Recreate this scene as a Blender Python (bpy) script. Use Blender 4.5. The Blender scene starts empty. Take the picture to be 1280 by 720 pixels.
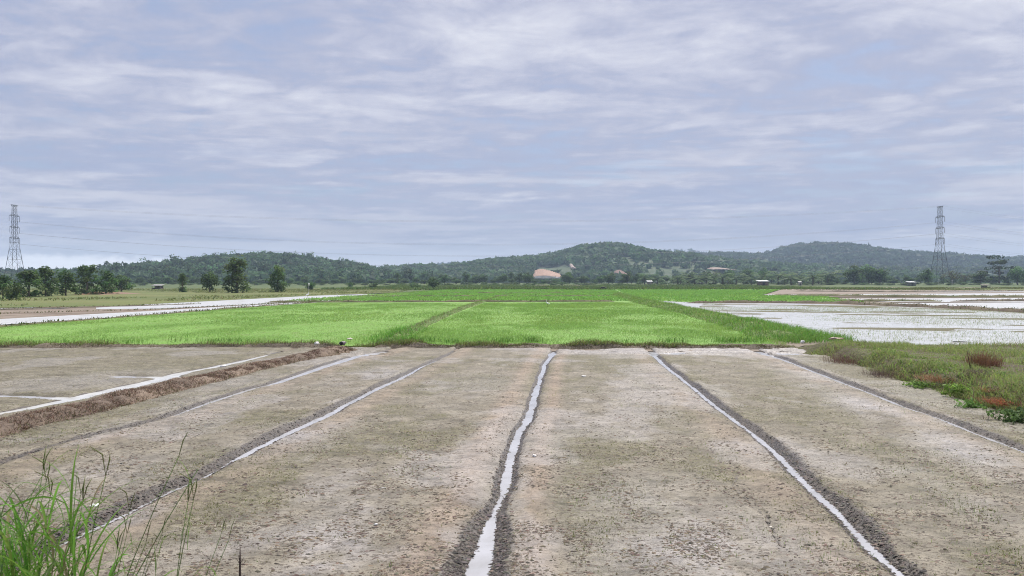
import bpy, math, random
import numpy as np
from mathutils import Vector, Matrix

R = math.radians
SC = bpy.context.scene
COL = SC.collection
random.seed(7)
RNG = np.random.default_rng(7)

# ------------------------------------------------------------------ camera
CAM_H, FOC, HOR = 2.5, 950.0, 352.0          # eye height, focal length and horizon row of the 1280x720 picture
PITCH = math.atan((360 - HOR) / FOC)
cam_d = bpy.data.cameras.new('camera')
cam_d.sensor_width = 36.0
cam_d.lens = 36.0 * FOC / 1280.0
cam_d.clip_start, cam_d.clip_end = 0.05, 20000.0
cam_d.dof.use_dof = True
cam_d.dof.focus_distance = 26.0
cam_d.dof.aperture_fstop = 9.0
cam = bpy.data.objects.new('camera', cam_d)
cam.location = (0, 0, CAM_H)
cam.rotation_euler = (R(90) - PITCH, 0, 0)
COL.objects.link(cam)
SC.camera = cam

# ------------------------------------------------------------------ exposure, sun, sky
SC.view_settings.view_transform = 'Standard'
SC.view_settings.look = 'None'
SC.view_settings.gamma = 1.0
SC.view_settings.use_curve_mapping = False
SC.view_settings.exposure = 1.8
SC.cycles.filter_width = 1.0
SC.cycles.use_denoising = True
SC.cycles.denoising_input_passes = 'RGB_ALBEDO_NORMAL'
SC.cycles.denoising_prefilter = 'FAST'
SKY_K = 1 / 1.82                              # keeps the sky as bright in the picture at this exposure
SUN_EL, SUN_AZ = 58.0, 28.0                  # a high sun behind thin cloud, ahead and to the right (azimuth from +Y)
sun_d = bpy.data.lights.new('sun', 'SUN')
sun_d.energy, sun_d.angle, sun_d.color = 1.5, R(28), (1.0, 0.95, 0.88)
sun = bpy.data.objects.new('sun', sun_d)
sdir = Vector((math.sin(R(SUN_AZ)) * math.cos(R(SUN_EL)), math.cos(R(SUN_AZ)) * math.cos(R(SUN_EL)), math.sin(R(SUN_EL))))
sun.rotation_euler = sdir.to_track_quat('Z', 'Y').to_euler()
sun.location = (0, 0, 300)
COL.objects.link(sun)


class NT:
    """small helper to write node trees"""
    def __init__(s, tree):
        s.t = tree
    def n(s, typ, _p=None, **inp):
        nd = s.t.nodes.new(typ)
        for k, v in (_p or {}).items():
            setattr(nd, k, v)
        for k, v in inp.items():
            key = int(k[1:]) if k[0] == 'i' and k[1:].isdigit() else k.replace('_', ' ')
            s.put(nd.inputs[key], v)
        return nd
    def put(s, sock, v):
        if isinstance(v, bpy.types.NodeSocket):
            s.t.links.new(v, sock)
        elif isinstance(v, bpy.types.Node):
            s.t.links.new(v.outputs[0], sock)
        else:
            if hasattr(sock.default_value, '__len__') and len(sock.default_value) == 4 and len(v) == 3:
                v = (*v, 1)
            sock.default_value = v
    def math(s, op, a, b=0.0, c=0.0, clamp=False):
        return s.n('ShaderNodeMath', dict(operation=op, use_clamp=clamp), i0=a, i1=b, i2=c).outputs[0]
    def mix(s, f, a, b, blend='MIX'):
        nd = s.n('ShaderNodeMix', dict(data_type='RGBA', blend_type=blend))
        s.put(nd.inputs['Factor'], f); s.put(nd.inputs['A'], a) if False else None
        s.put(nd.inputs[6], a); s.put(nd.inputs[7], b)
        return nd.outputs[2]
    def ramp(s, f, stops):
        nd = s.n('ShaderNodeValToRGB', None, Fac=f)
        e = nd.color_ramp.elements
        while len(e) < len(stops):
            e.new(0.5)
        for q, (p, c) in zip(e, stops):
            q.position = p
            q.color = (*c, 1) if hasattr(c, '__len__') else (c, c, c, 1)
        return nd.outputs[0]
    def step(s, f, lo, hi):
        return s.n('ShaderNodeMapRange', dict(interpolation_type='SMOOTHSTEP'), Value=f, From_Min=lo, From_Max=hi).outputs[0]
    def noise(s, vec, scale, detail=4.0, rough=0.55, dist=0.0, col=False):
        nd = s.n('ShaderNodeTexNoise', None, Vector=vec, Scale=scale, Detail=detail, Roughness=rough, Distortion=dist)
        return nd.outputs[1 if col else 0]


world = bpy.data.worlds.new('World')
SC.world = world
world.use_nodes = True
wt = NT(world.node_tree)
for nd in list(world.node_tree.nodes):
    world.node_tree.nodes.remove(nd)
w_sky = wt.n('ShaderNodeTexSky', dict(sky_type='NISHITA', sun_disc=False, sun_elevation=R(SUN_EL), sun_rotation=R(SUN_AZ),
                                      air_density=1.0, dust_density=2.0, ozone_density=1.5))
w_dir = wt.n('ShaderNodeTexCoord').outputs['Generated']
w_sep = wt.n('ShaderNodeSeparateXYZ', None, Vector=w_dir)
zz = wt.math('ADD', wt.math('MAXIMUM', w_sep.outputs[2], 0.0), 0.055)
cx = wt.math('DIVIDE', w_sep.outputs[0], zz)
cy = wt.math('DIVIDE', w_sep.outputs[1], zz)
w_p = wt.n('ShaderNodeCombineXYZ', None, X=wt.math('MULTIPLY', cx, 0.60), Y=cy, Z=0.37).outputs[0]
w_p2 = wt.n('ShaderNodeCombineXYZ', None, X=wt.math('MULTIPLY', cx, 0.85), Y=wt.math('ADD', cy, 7.3), Z=2.1).outputs[0]
c_big = wt.noise(w_p, 0.42, 3.0, 0.5, 0.4)
c_mid = wt.noise(w_p, 1.9, 8.0, 0.62, 0.6)
c_fine = wt.noise(w_p2, 4.2, 8.0, 0.62, 0.4)
c_sum = wt.math('ADD', wt.math('MULTIPLY', c_big, 0.30), wt.math('ADD', wt.math('MULTIPLY', c_mid, 0.40), wt.math('MULTIPLY', c_fine, 0.30)))
cloud_col = wt.ramp(c_sum, [(0.39, (0.150, 0.185, 0.285)), (0.45, (0.208, 0.231, 0.322)), (0.50, (0.262, 0.277, 0.356)),
                            (0.55, (0.322, 0.332, 0.398)), (0.64, (0.430, 0.436, 0.475))])
cover = wt.step(c_sum, 0.40, 0.50)
cover = wt.math('MULTIPLY_ADD', cover, 0.20, 0.78)
# a low bank of bright cumulus far away, left of the hills
az = wt.math('ARCTAN2', w_sep.outputs[0], w_sep.outputs[1])
w_p3 = wt.n('ShaderNodeCombineXYZ', None, X=wt.math('MULTIPLY', az, 26.0), Y=wt.math('MULTIPLY', w_sep.outputs[2], 45.0), Z=5.2).outputs[0]
cum_n = wt.noise(w_p3, 0.8, 5.0, 0.55, 0.2)
cum_top = wt.math('SUBTRACT', wt.math('MULTIPLY_ADD', cum_n, 0.040, 0.010), w_sep.outputs[2])
cum = wt.step(cum_top, -0.003, 0.006)
cum = wt.math('MULTIPLY', cum, wt.math('SUBTRACT', 1.0, wt.step(az, -0.46, -0.30)))
cum = wt.math('MULTIPLY', cum, 0.75)
low = wt.step(w_sep.outputs[2], 0.13, 0.06)
# long flat cloud layers towards the horizon
w_p4 = wt.n('ShaderNodeCombineXYZ', None, X=wt.math('MULTIPLY', az, 3.2), Y=wt.math('MULTIPLY', w_sep.outputs[2], 46.0), Z=8.4).outputs[0]
strat = wt.noise(w_p4, 1.0, 6.0, 0.6, 0.6)
str_m = wt.math('MULTIPLY', wt.step(w_sep.outputs[2], 0.26, 0.10), 0.62)
cloud_col = wt.mix(wt.math('MULTIPLY', str_m, wt.step(strat, 0.50, 0.66)), cloud_col, (0.375, 0.374, 0.420))
cloud_col = wt.mix(wt.math('MULTIPLY', str_m, wt.step(strat, 0.47, 0.33)), cloud_col, (0.195, 0.228, 0.335))
cloud_col = wt.mix(wt.math('MULTIPLY', low, 0.15), cloud_col, (0.255, 0.300, 0.430))
low2 = wt.step(w_sep.outputs[2], 0.062, 0.012)
cloud_col = wt.mix(wt.math('MULTIPLY', low2, 0.8), cloud_col, (0.56, 0.59, 0.66))
cover = wt.math('MAXIMUM', cover, wt.math('MULTIPLY', low, 0.9))
cloud_col = wt.mix(cum, cloud_col, (0.98, 0.98, 1.0))
cover = wt.math('MAXIMUM', cover, cum)
bg1 = wt.n('ShaderNodeBackground', None, Color=w_sky, Strength=0.055)
bg2 = wt.n('ShaderNodeBackground', None, Color=cloud_col, Strength=SKY_K)
w_mix = wt.n('ShaderNodeMixShader', None, Fac=cover)
wt.put(w_mix.inputs[1], bg1); wt.put(w_mix.inputs[2], bg2)
w_out = wt.n('ShaderNodeOutputWorld', None, Surface=w_mix)


# ------------------------------------------------------------------ small tools
def G(px, py, z=0.0):
    """a spot of the photograph (1280x720) on the level z, in metres"""
    dx, dz = (px - 640) / FOC, (360 - py) / FOC
    y = math.cos(PITCH) + dz * math.sin(PITCH)
    zz = dz * math.cos(PITCH) - math.sin(PITCH)
    t = (CAM_H - z) / -zz
    return dx * t, y * t

def at(px, d):
    """lateral position of picture column px at distance d"""
    return (px - 640) / FOC * d

def zpx(py, d):
    """height of picture row py at distance d"""
    return CAM_H + (HOR - py) / FOC * d

def _h(ix, iy, seed):
    n = (ix.astype(np.int64) * 374761393 + iy.astype(np.int64) * 668265263 + seed * 1442695041) & 0xffffffff
    n = ((n ^ (n >> 13)) * 1274126177) & 0xffffffff
    n = (n ^ (n >> 16)) & 0xffffffff
    return n.astype(np.float64) / 4294967295.0

def vn(x, y, seed=0):
    x, y = np.broadcast_arrays(np.asarray(x, float), np.asarray(y, float))
    xi, yi = np.floor(x), np.floor(y)
    fx, fy = x - xi, y - yi
    fx = fx * fx * (3 - 2 * fx); fy = fy * fy * (3 - 2 * fy)
    a = _h(xi, yi, seed); b = _h(xi + 1, yi, seed); c = _h(xi, yi + 1, seed); d = _h(xi + 1, yi + 1, seed)
    return (a * (1 - fx) + b * fx) * (1 - fy) + (c * (1 - fx) + d * fx) * fy

def fbm(x, y, seed=0, o=4, g=0.5):
    s = 0.0; a = 1.0; t = 0.0
    for k in range(o):
        s = s + a * vn(x * 2 ** k + 17.3 * k, y * 2 ** k - 9.1 * k, seed + k); t += a; a *= g
    return s / t

def sm(x, lo, hi):
    t = np.clip((np.asarray(x, float) - lo) / (hi - lo), 0, 1)
    return t * t * (3 - 2 * t)

def mesh(name, v, f, mat=None, col=None, smooth=False):
    """v (N,3), f (M,3) or (M,4) or a list of both -> mesh; col (N,3|4) -> colour attribute 'col'"""
    me = bpy.data.meshes.new(name)
    fs = f if isinstance(f, (list, tuple)) else [f]
    fs = [np.asarray(q, np.int32) for q in fs if len(q)]
    v = np.asarray(v, np.float32)
    me.vertices.add(len(v)); me.vertices.foreach_set('co', v.ravel())
    nl = sum(q.size for q in fs); npoly = sum(len(q) for q in fs)
    me.loops.add(nl); me.polygons.add(npoly)
    me.loops.foreach_set('vertex_index', np.concatenate([q.ravel() for q in fs]))
    st = []; o = 0
    for q in fs:
        st.append(o + np.arange(len(q), dtype=np.int32) * q.shape[1]); o += q.size
    me.polygons.foreach_set('loop_start', np.concatenate(st).astype(np.int32))
    if smooth:
        me.polygons.foreach_set('use_smooth', np.ones(npoly, bool))
    if col is not None:
        col = np.asarray(col, np.float32)
        if col.shape[1] == 3:
            col = np.concatenate([col, np.ones((len(col), 1), np.float32)], 1)
        at_ = me.attributes.new('col', 'FLOAT_COLOR', 'POINT')
        at_.data.foreach_set('color', col.ravel())
    me.update(calc_edges=True)
    if mat:
        me.materials.append(mat)
    return me

def link(name, me, parent=None, **props):
    o = bpy.data.objects.new(name, me)
    COL.objects.link(o)
    if parent:
        o.parent = parent
    for k, v in props.items():
        o[k] = v
    return o

def thing(name, label, cat, loc=(0, 0, 0), rz=0.0, group=None, me=None):
    o = bpy.data.objects.new(name, me)
    COL.objects.link(o)
    o.location = loc; o.rotation_euler = (0, 0, rz)
    o['label'] = label; o['category'] = cat
    if group:
        o['group'] = group
    return o

def copy_thing(src, label=None, group=None):
    r = src.copy(); COL.objects.link(r)
    if label: r['label'] = label
    if group: r['group'] = group
    for ch in list(src.children):
        c = ch.copy(); COL.objects.link(c); c.parent = r
        for g in list(ch.children):
            d = g.copy(); COL.objects.link(d); d.parent = c
    return r

class MB:
    """collects simple shapes into one mesh"""
    def __init__(s):
        s.v = []; s.f3 = []; s.f4 = []; s.c = []; s.n = 0; s.cur = (0.3, 0.3, 0.3)
    def add(s, v, f):
        v = np.asarray(v, float)
        for q in f:
            (s.f3 if len(q) == 3 else s.f4).append([i + s.n for i in q])
        s.v.append(v); s.c.append(np.tile(s.cur, (len(v), 1))); s.n += len(v)
    def box(s, c, d, rz=0.0, taper=1.0):
        x, y, z = np.array(d) / 2
        v = np.array([[-x, -y, -z], [x, -y, -z], [x, y, -z], [-x, y, -z], [-x * taper, -y * taper, z], [x * taper, -y * taper, z], [x * taper, y * taper, z], [-x * taper, y * taper, z]])
        ca, sa = math.cos(rz), math.sin(rz)
        v[:, :2] = v[:, :2] @ np.array([[ca, sa], [-sa, ca]])
        s.add(v + np.array(c), [(0, 3, 2, 1), (4, 5, 6, 7), (0, 1, 5, 4), (1, 2, 6, 5), (2, 3, 7, 6), (3, 0, 4, 7)])
    def tube(s, pts, rad, n=6, cap=True):
        pts = [Vector(p) for p in pts]
        rad = rad if hasattr(rad, '__len__') else [rad] * len(pts)
        v = []; f = []
        for i, p in enumerate(pts):
            d = (pts[min(i + 1, len(pts) - 1)] - pts[max(i - 1, 0)]).normalized()
            a = d.cross(Vector((0, 0, 1)))
            if a.length < 0.1:
                a = d.cross(Vector((1, 0, 0)))
            a.normalize(); b = d.cross(a)
            for k in range(n):
                t = 2 * math.pi * k / n
                v.append(p + (a * math.cos(t) + b * math.sin(t)) * rad[i])
        for i in range(len(pts) - 1):
            for k in range(n):
                f.append((i * n + k, i * n + (k + 1) % n, (i + 1) * n + (k + 1) % n, (i + 1) * n + k))
        if cap:
            for e, w in ((0, pts[0]), (len(pts) - 1, pts[-1])):
                v.append(w); j = len(v) - 1
                for k in range(n):
                    f.append((e * n + k, j, e * n + (k + 1) % n) if e == 0 else (e * n + k, e * n + (k + 1) % n, j))
        s.add([list(q) for q in v], f)
    def mesh(s, name, mat, smooth=False, col=True):
        return mesh(name, np.concatenate(s.v), [np.array(q, np.int32).reshape(-1, k) for q, k in ((s.f3, 3), (s.f4, 4)) if q], mat, np.concatenate(s.c) if col else None, smooth)

def join(parts):
    """list of (verts, tris, cols) -> one"""
    V = []; F = []; C = []; n = 0
    for v, f, c in parts:
        V.append(v); F.append(np.asarray(f) + n); C.append(c); n += len(v)
    return np.concatenate(V), np.concatenate(F), np.concatenate(C)


# ------------------------------------------------------------------ materials
def new_mat(name):
    m = bpy.data.materials.new(name)
    m.use_nodes = True
    t = NT(m.node_tree)
    for nd in list(m.node_tree.nodes):
        m.node_tree.nodes.remove(nd)
    return m, t

def finish(t, sh):
    t.n('ShaderNodeOutputMaterial', None, Surface=sh)

def principled(t, col, rough, normal=None, spec=0.4, **kw):
    nd = t.n('ShaderNodeBsdfPrincipled', None, Base_Color=col, Roughness=rough)
    t.put(nd.inputs['Specular IOR Level'], spec)
    if normal is not None:
        t.put(nd.inputs['Normal'], normal)
    for k, v in kw.items():
        t.put(nd.inputs[k.replace('_', ' ')], v)
    return nd

def pos(t):
    return t.n('ShaderNodeNewGeometry').outputs['Position']

def mat_plant(name='leaf', trans=0.35, rough=0.55, vary=0.25):
    m, t = new_mat(name)
    a = t.n('ShaderNodeAttribute', dict(attribute_name='col')).outputs['Color']
    rnd = t.n('ShaderNodeObjectInfo').outputs['Random']
    n = t.noise(pos(t), 3.0, 2.0)
    k = t.math('ADD', t.math('MULTIPLY_ADD', rnd, vary, 1.0 - vary / 2), t.math('MULTIPLY_ADD', n, 0.5, -0.25))
    hsv = t.n('ShaderNodeHueSaturation', None, Hue=t.math('MULTIPLY_ADD', rnd, 0.03, 0.485), Saturation=1.0, Value=k, Color=a).outputs[0]
    p = principled(t, hsv, rough, spec=0.12)
    tr = t.n('ShaderNodeBsdfTranslucent', None, Color=hsv)
    mx = t.n('ShaderNodeMixShader', None, Fac=trans)
    t.put(mx.inputs[1], p); t.put(mx.inputs[2], tr)
    finish(t, mx)
    return m

def mat_attr(name, rough=0.8, spec=0.3, bump=0.0, scale=20.0, var=0.5, metallic=0.0):
    m, t = new_mat(name)
    a = t.n('ShaderNodeAttribute', dict(attribute_name='col')).outputs['Color']
    P = t.n('ShaderNodeTexCoord').outputs['Object']
    n = t.noise(P, scale, 5.0, 0.6)
    col = t.mix(1.0, a, t.ramp(n, [(0.2, 1 - var), (0.8, 1 + var)]), 'MULTIPLY')
    nor = t.n('ShaderNodeBump', None, Strength=bump, Distance=0.03, Height=n).outputs[0] if bump else None
    finish(t, principled(t, col, rough, nor, spec, Metallic=metallic))
    return m

def mat_mud():
    """paddy mud: the mask attribute says where it is wet, tan, olive or pale; noise does the grain"""
    m, t = new_mat('paddy_mud')
    a = t.n('ShaderNodeAttribute', dict(attribute_name='col'))
    s = t.n('ShaderNodeSeparateColor', None, Color=a.outputs['Color'])
    wet, tan, olive, pale = s.outputs[0], s.outputs[1], s.outputs[2], a.outputs['Alpha']
    P = pos(t)
    n1 = t.noise(P, 1.3, 5.0, 0.6)
    n2 = t.noise(P, 9.0, 6.0, 0.65, 0.5)
    n3 = t.noise(P, 38.0, 4.0, 0.65)
    n4 = t.noise(P, 120.0, 3.0, 0.6)
    PS = t.n('ShaderNodeMapping', None, Vector=P, Scale=(0.62, 1.0, 1.0)).outputs[0]
    n5 = t.noise(PS, 5.0, 8.0, 0.76, 0.8)
    n6 = t.noise(PS, 21.0, 5.0, 0.7, 0.6)
    col = t.mix(t.step(n1, 0.35, 0.65), (0.220, 0.193, 0.141), (0.282, 0.250, 0.189))
    pw = t.math('MULTIPLY', pale, t.step(t.math('ADD', n2, t.math('MULTIPLY', n1, 0.4)), 0.50, 0.75))
    pw = t.math('MAXIMUM', pw, t.math('MULTIPLY', pale, 0.7))
    col = t.mix(t.math('MULTIPLY', tan, 0.9), col, (0.325, 0.252, 0.185))
    col = t.mix(pw, col, (0.400, 0.366, 0.345))
    ow = t.math('MULTIPLY', olive, t.step(t.math('ADD', n3, t.math('MULTIPLY', n2, 0.6)), 0.62, 0.92))
    col = t.mix(t.math('MULTIPLY', ow, 0.85), col, (0.140, 0.130, 0.058))
    # crumbs and worm casts
    col = t.mix(1.0, col, t.ramp(n5, [(0.36, 0.55), (0.5, 1.0), (0.64, 1.22)]), 'MULTIPLY')
    n7 = t.noise(PS, 2.3, 5.0, 0.62, 0.5)
    col = t.mix(1.0, col, t.ramp(n7, [(0.34, 0.70), (0.50, 0.96), (0.66, 1.10)]), 'MULTIPLY')
    cr = t.step(t.math('ADD', t.math('MULTIPLY', n6, 0.60), t.math('MULTIPLY', n5, 0.40)), 0.515, 0.575)
    col = t.mix(t.math('MULTIPLY', cr, t.math('MULTIPLY_ADD', tan, -0.35, 0.78)), col, (0.072, 0.055, 0.040))
    col = t.mix(1.0, col, t.ramp(n4, [(0.25, 0.72), (0.75, 1.22)]), 'MULTIPLY')
    dk = t.mix(t.step(n6, 0.35, 0.65), (0.030, 0.025, 0.022), (0.135, 0.112, 0.092))
    wf = t.step(t.math('ADD', wet, t.math('MULTIPLY_ADD', n5, 1.5, -0.75)), 0.34, 0.80)
    col = t.mix(wf, col, dk)
    hgt = t.math('ADD', t.math('MULTIPLY', n2, 0.5), t.math('ADD', t.math('MULTIPLY', n3, 0.34), t.math('MULTIPLY', n4, 0.12)))
    nor = t.n('ShaderNodeBump', None, Strength=0.75, Distance=0.05, Height=hgt).outputs[0]
    rough = t.math('SUBTRACT', 0.76, t.math('MULTIPLY', pw, 0.38))
    rough = t.math('SUBTRACT', rough, t.math('MULTIPLY', wf, 0.22))
    finish(t, principled(t, col, rough, nor, 0.4))
    return m

def mat_water(name, tint, rough=0.12, bump=0.06, scale=5.0, islands=None):
    m, t = new_mat(name)
    P = pos(t)
    n = t.noise(P, scale, 4.0, 0.6)
    nor = t.n('ShaderNodeBump', None, Strength=bump, Distance=0.05, Height=n).outputs[0]
    col = tint; rg = rough
    if islands:
        st = t.n('ShaderNodeMapping', None, Vector=P, Scale=(0.10, 0.30, 1.0)).outputs[0]
        k = t.noise(st, 1.0, 6.0, 0.62, 0.4)
        f = t.step(k, islands[0], islands[0] + 0.07)
        col = t.mix(f, tint, islands[1])
        rg = t.math('MULTIPLY_ADD', f, 0.6, rough)
    tv = t.noise(P, 1.4, 4.0, 0.6, 0.6)
    col = t.mix(t.step(tv, 0.30, 0.72), col, t.mix(1.0, col, (0.74, 0.73, 0.70), 'MULTIPLY'))
    p = principled(t, col, rg, nor, 0.5, IOR=1.33)
    finish(t, p)
    return m

def mat_ground(name, c1, c2, c3, s1, s2, rough=0.9, bump=0.4, stretch=(1, 1, 1)):
    m, t = new_mat(name)
    P = t.n('ShaderNodeMapping', None, Vector=pos(t), Scale=stretch).outputs[0]
    a = t.noise(P, s1, 6.0, 0.6, 0.3); b = t.noise(P, s2, 5.0, 0.65)
    col = t.mix(t.step(a, 0.36, 0.62), c1, c2)
    col = t.mix(t.math('MULTIPLY', t.step(b, 0.46, 0.66), 0.8), col, c3)
    nor = t.n('ShaderNodeBump', None, Strength=bump, Distance=0.1, Height=b).outputs[0]
    finish(t, principled(t, col, rough, nor, 0.25))
    return m

M_PLANT = mat_plant('plant_leaf', 0.45)
M_TREE = mat_plant('tree_leaf', 0.45, 0.6, 0.35)
M_RICE = mat_plant('rice_leaf', 0.45, 0.5, 0.0)
M_DRY = mat_plant('dry_grass', 0.2, 0.75, 0.2)
M_BARK = mat_attr('bark', 0.9, 0.2, 0.5, 8.0)
M_SOIL = mat_attr('soil', 0.85, 0.3, 0.9, 14.0, 0.55)
M_CLOD = mat_attr('clod_soil', 0.8, 0.3, 0.0, 30.0, 0.4)
M_STEEL = mat_attr('galvanised_steel', 0.5, 0.5, 0.0, 2.0, 0.25, 0.4)
M_THING = mat_attr('weathered_surface', 0.6, 0.4, 0.2, 6.0, 0.25)
M_MUD = mat_mud()
M_WATER = mat_water('furrow_water', (0.47, 0.47, 0.49), 0.16, 0.05, 6.0)
M_FLOOD = mat_water('flood_water', (0.64, 0.64, 0.62), 0.2, 0.08, 2.5)
M_FLOODFAR = mat_water('far_flood_water', (0.64, 0.64, 0.62), 0.28, 0.08, 1.0, (0.63, (0.17, 0.14, 0.095)))
M_BASE = mat_ground('valley_floor', (0.070, 0.112, 0.034), (0.105, 0.145, 0.048), (0.12, 0.125, 0.060), 0.02, 0.35)
M_RICE_G = mat_ground('rice_plot_ground', (0.17, 0.32, 0.06), (0.20, 0.36, 0.075), (0.18, 0.27, 0.07), 0.10, 1.6, 0.8, 0.5, (1, 0.45, 1))
M_FARMUD = mat_ground('far_mud', (0.20, 0.155, 0.115), (0.27, 0.215, 0.165), (0.13, 0.105, 0.07), 0.12, 0.9, 0.7, 0.4, (0.4, 1, 1))
M_FARGRASS = mat_ground('far_grass', (0.105, 0.145, 0.040), (0.165, 0.185, 0.062), (0.17, 0.145, 0.075), 0.06, 0.7, 0.9, 0.5, (0.4, 1, 1))
M_FOREST = mat_ground('forest_floor', (0.020, 0.036, 0.018), (0.030, 0.050, 0.022), (0.040, 0.058, 0.028), 0.012, 0.10)
M_HILL = mat_ground('hill_cover', (0.052, 0.086, 0.042), (0.085, 0.118, 0.056), (0.13, 0.135, 0.085), 0.012, 0.10)


# ------------------------------------------------------------------ blades: numpy ribbons used for rice, weeds and grass cover
def blades(p, h, w, lean, az, cols, bend=0.5):
    """one five-point curved blade per row of p"""
    n = len(p)
    h = np.broadcast_to(h, n).astype(float); w = np.broadcast_to(w, n).astype(float); lean = np.broadcast_to(lean, n).astype(float)
    d = np.stack([np.cos(az), np.sin(az), np.zeros(n)], 1)
    tw = RNG.uniform(0, 2 * math.pi, n)
    s = np.stack([np.cos(tw), np.sin(tw), np.zeros(n)], 1)
    mid = p + d * (lean * h * 0.3)[:, None] + np.array([0, 0, 1.0]) * (h * 0.55)[:, None]
    tip = p + d * (lean * h * (0.6 + bend))[:, None] + np.array([0, 0, 1.0]) * (h * (1 - 0.25 * np.minimum(lean, 1.6)))[:, None]
    hw = s * (w / 2)[:, None]
    v = np.stack([p - hw, p + hw, mid - hw * 0.8, mid + hw * 0.8, tip], 1).reshape(-1, 3)
    b = (np.arange(n) * 5)[:, None]
    f = np.concatenate([b + np.array([[0, 1, 3]]), b + np.array([[0, 3, 2]]), b + np.array([[2, 3, 4]])], 0)
    c = np.repeat(cols, 5, 0)
    return v, f, c

def vary(base, n, amt=0.25, hue=0.12):
    base = np.asarray(base, float)
    k = RNG.uniform(1 - amt, 1 + amt, (n, 1))
    j = RNG.uniform(1 - hue, 1 + hue, (n, 3))
    return np.clip(base * k * j, 0.004, 0.9)

def palette(cols, weights, n, amt=0.25):
    i = RNG.choice(len(cols), n, p=np.array(weights) / np.sum(weights))
    return vary(np.array(cols)[i], n, amt)


# ------------------------------------------------------------------ the near mud plot with its drainage furrows
SH = 0.0895                                   # the furrows run a little to the right of straight ahead: u = x - SH*y
def furrow(pts, side, dark, name):
    g = np.array([G(a, b) for a, b, _ in pts]); w = np.array([q[2] for q in pts])
    o = np.argsort(g[:, 1])
    return dict(y=g[o, 1], u=g[o, 0] - SH * g[o, 1], w=w[o], side=side, dark=dark, name=name)

FUR = [
    furrow([(580, 760, .12), (596, 720, .122), (608, 685, .105), (613, 655, .078), (625, 622, .045), (632, 600, .07), (640, 565, .062), (649, 540, .062), (661, 520, .078), (667, 500, .075), (673, 480, .07), (676, 470, .065), (681, 455, .06), (691, 441, .06)], 0, (.13, .12), 'centre'),
    furrow([(1180, 757, .05), (1135, 720, .052), (1107, 698, .06), (1080, 672, .058), (1060, 653, .062), (1042, 635, .06), (1012, 608, .052), (992, 588, .055), (975, 569, .05), (940, 540, .05), (880, 495, .055), (855, 475, .055), (835, 460, .06), (820, 446, .075)], 1, (.05, .17), 'right'),
    furrow([(70, 682, .035), (100, 667, .04), (160, 640, .04), (215, 612, .036), (250, 597, .028), (287, 576, .03), (300, 570, .055), (357, 542, .075), (387, 528, .075), (420, 512, .075), (462, 489, .08), (500, 473, .075), (525, 459, .055), (545, 450, .015), (558, 444, .008)], -1, (.16, .07), 'left'),
    furrow([(-40, 600, -.03), (0, 580, -.03), (62, 559, -.03), (125, 542, -.02), (160, 535, .0), (212, 520, .03), (262, 502, .07), (320, 484, .10), (340, 480, .11), (392, 462, .14), (440, 447, .20), (470, 441, .20), (486, 438, .05)], -1, (.13, .03), 'far left'),
    furrow([(1330, 585, .02), (1272, 560, .04), (1250, 552, .045), (1210, 536, .035), (1172, 521, .045), (1135, 509, .045), (1097, 494, .045), (1060, 480, .06), (1005, 459, .06), (982, 450, .09), (955, 442, .12)], 1, (.02, .15), 'far right'),
]
# the wide channel behind the left bund and its two side arms
CHAN = [
    furrow([(-80, 533, .17), (0, 516, .17), (75, 502, .21), (125, 490, .25), (187, 477, .24), (225, 466, .21), (275, 457, .17), (320, 447, .14), (335, 443, .06)], 0, (.02, .02), 'channel'),
]
ARMS = [(np.array([G(-60, 492), G(0, 494), G(68, 496), G(95, 498)]), .17), (np.array([G(145, 470), G(175, 470.5), G(212, 471)]), .24), (np.array([G(55, 470), G(80, 469.5)]), .07)]
Y0, Y1 = 3.6, 28.6
UB = 8.0                                      # foot of the weedy bund on the right

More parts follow.
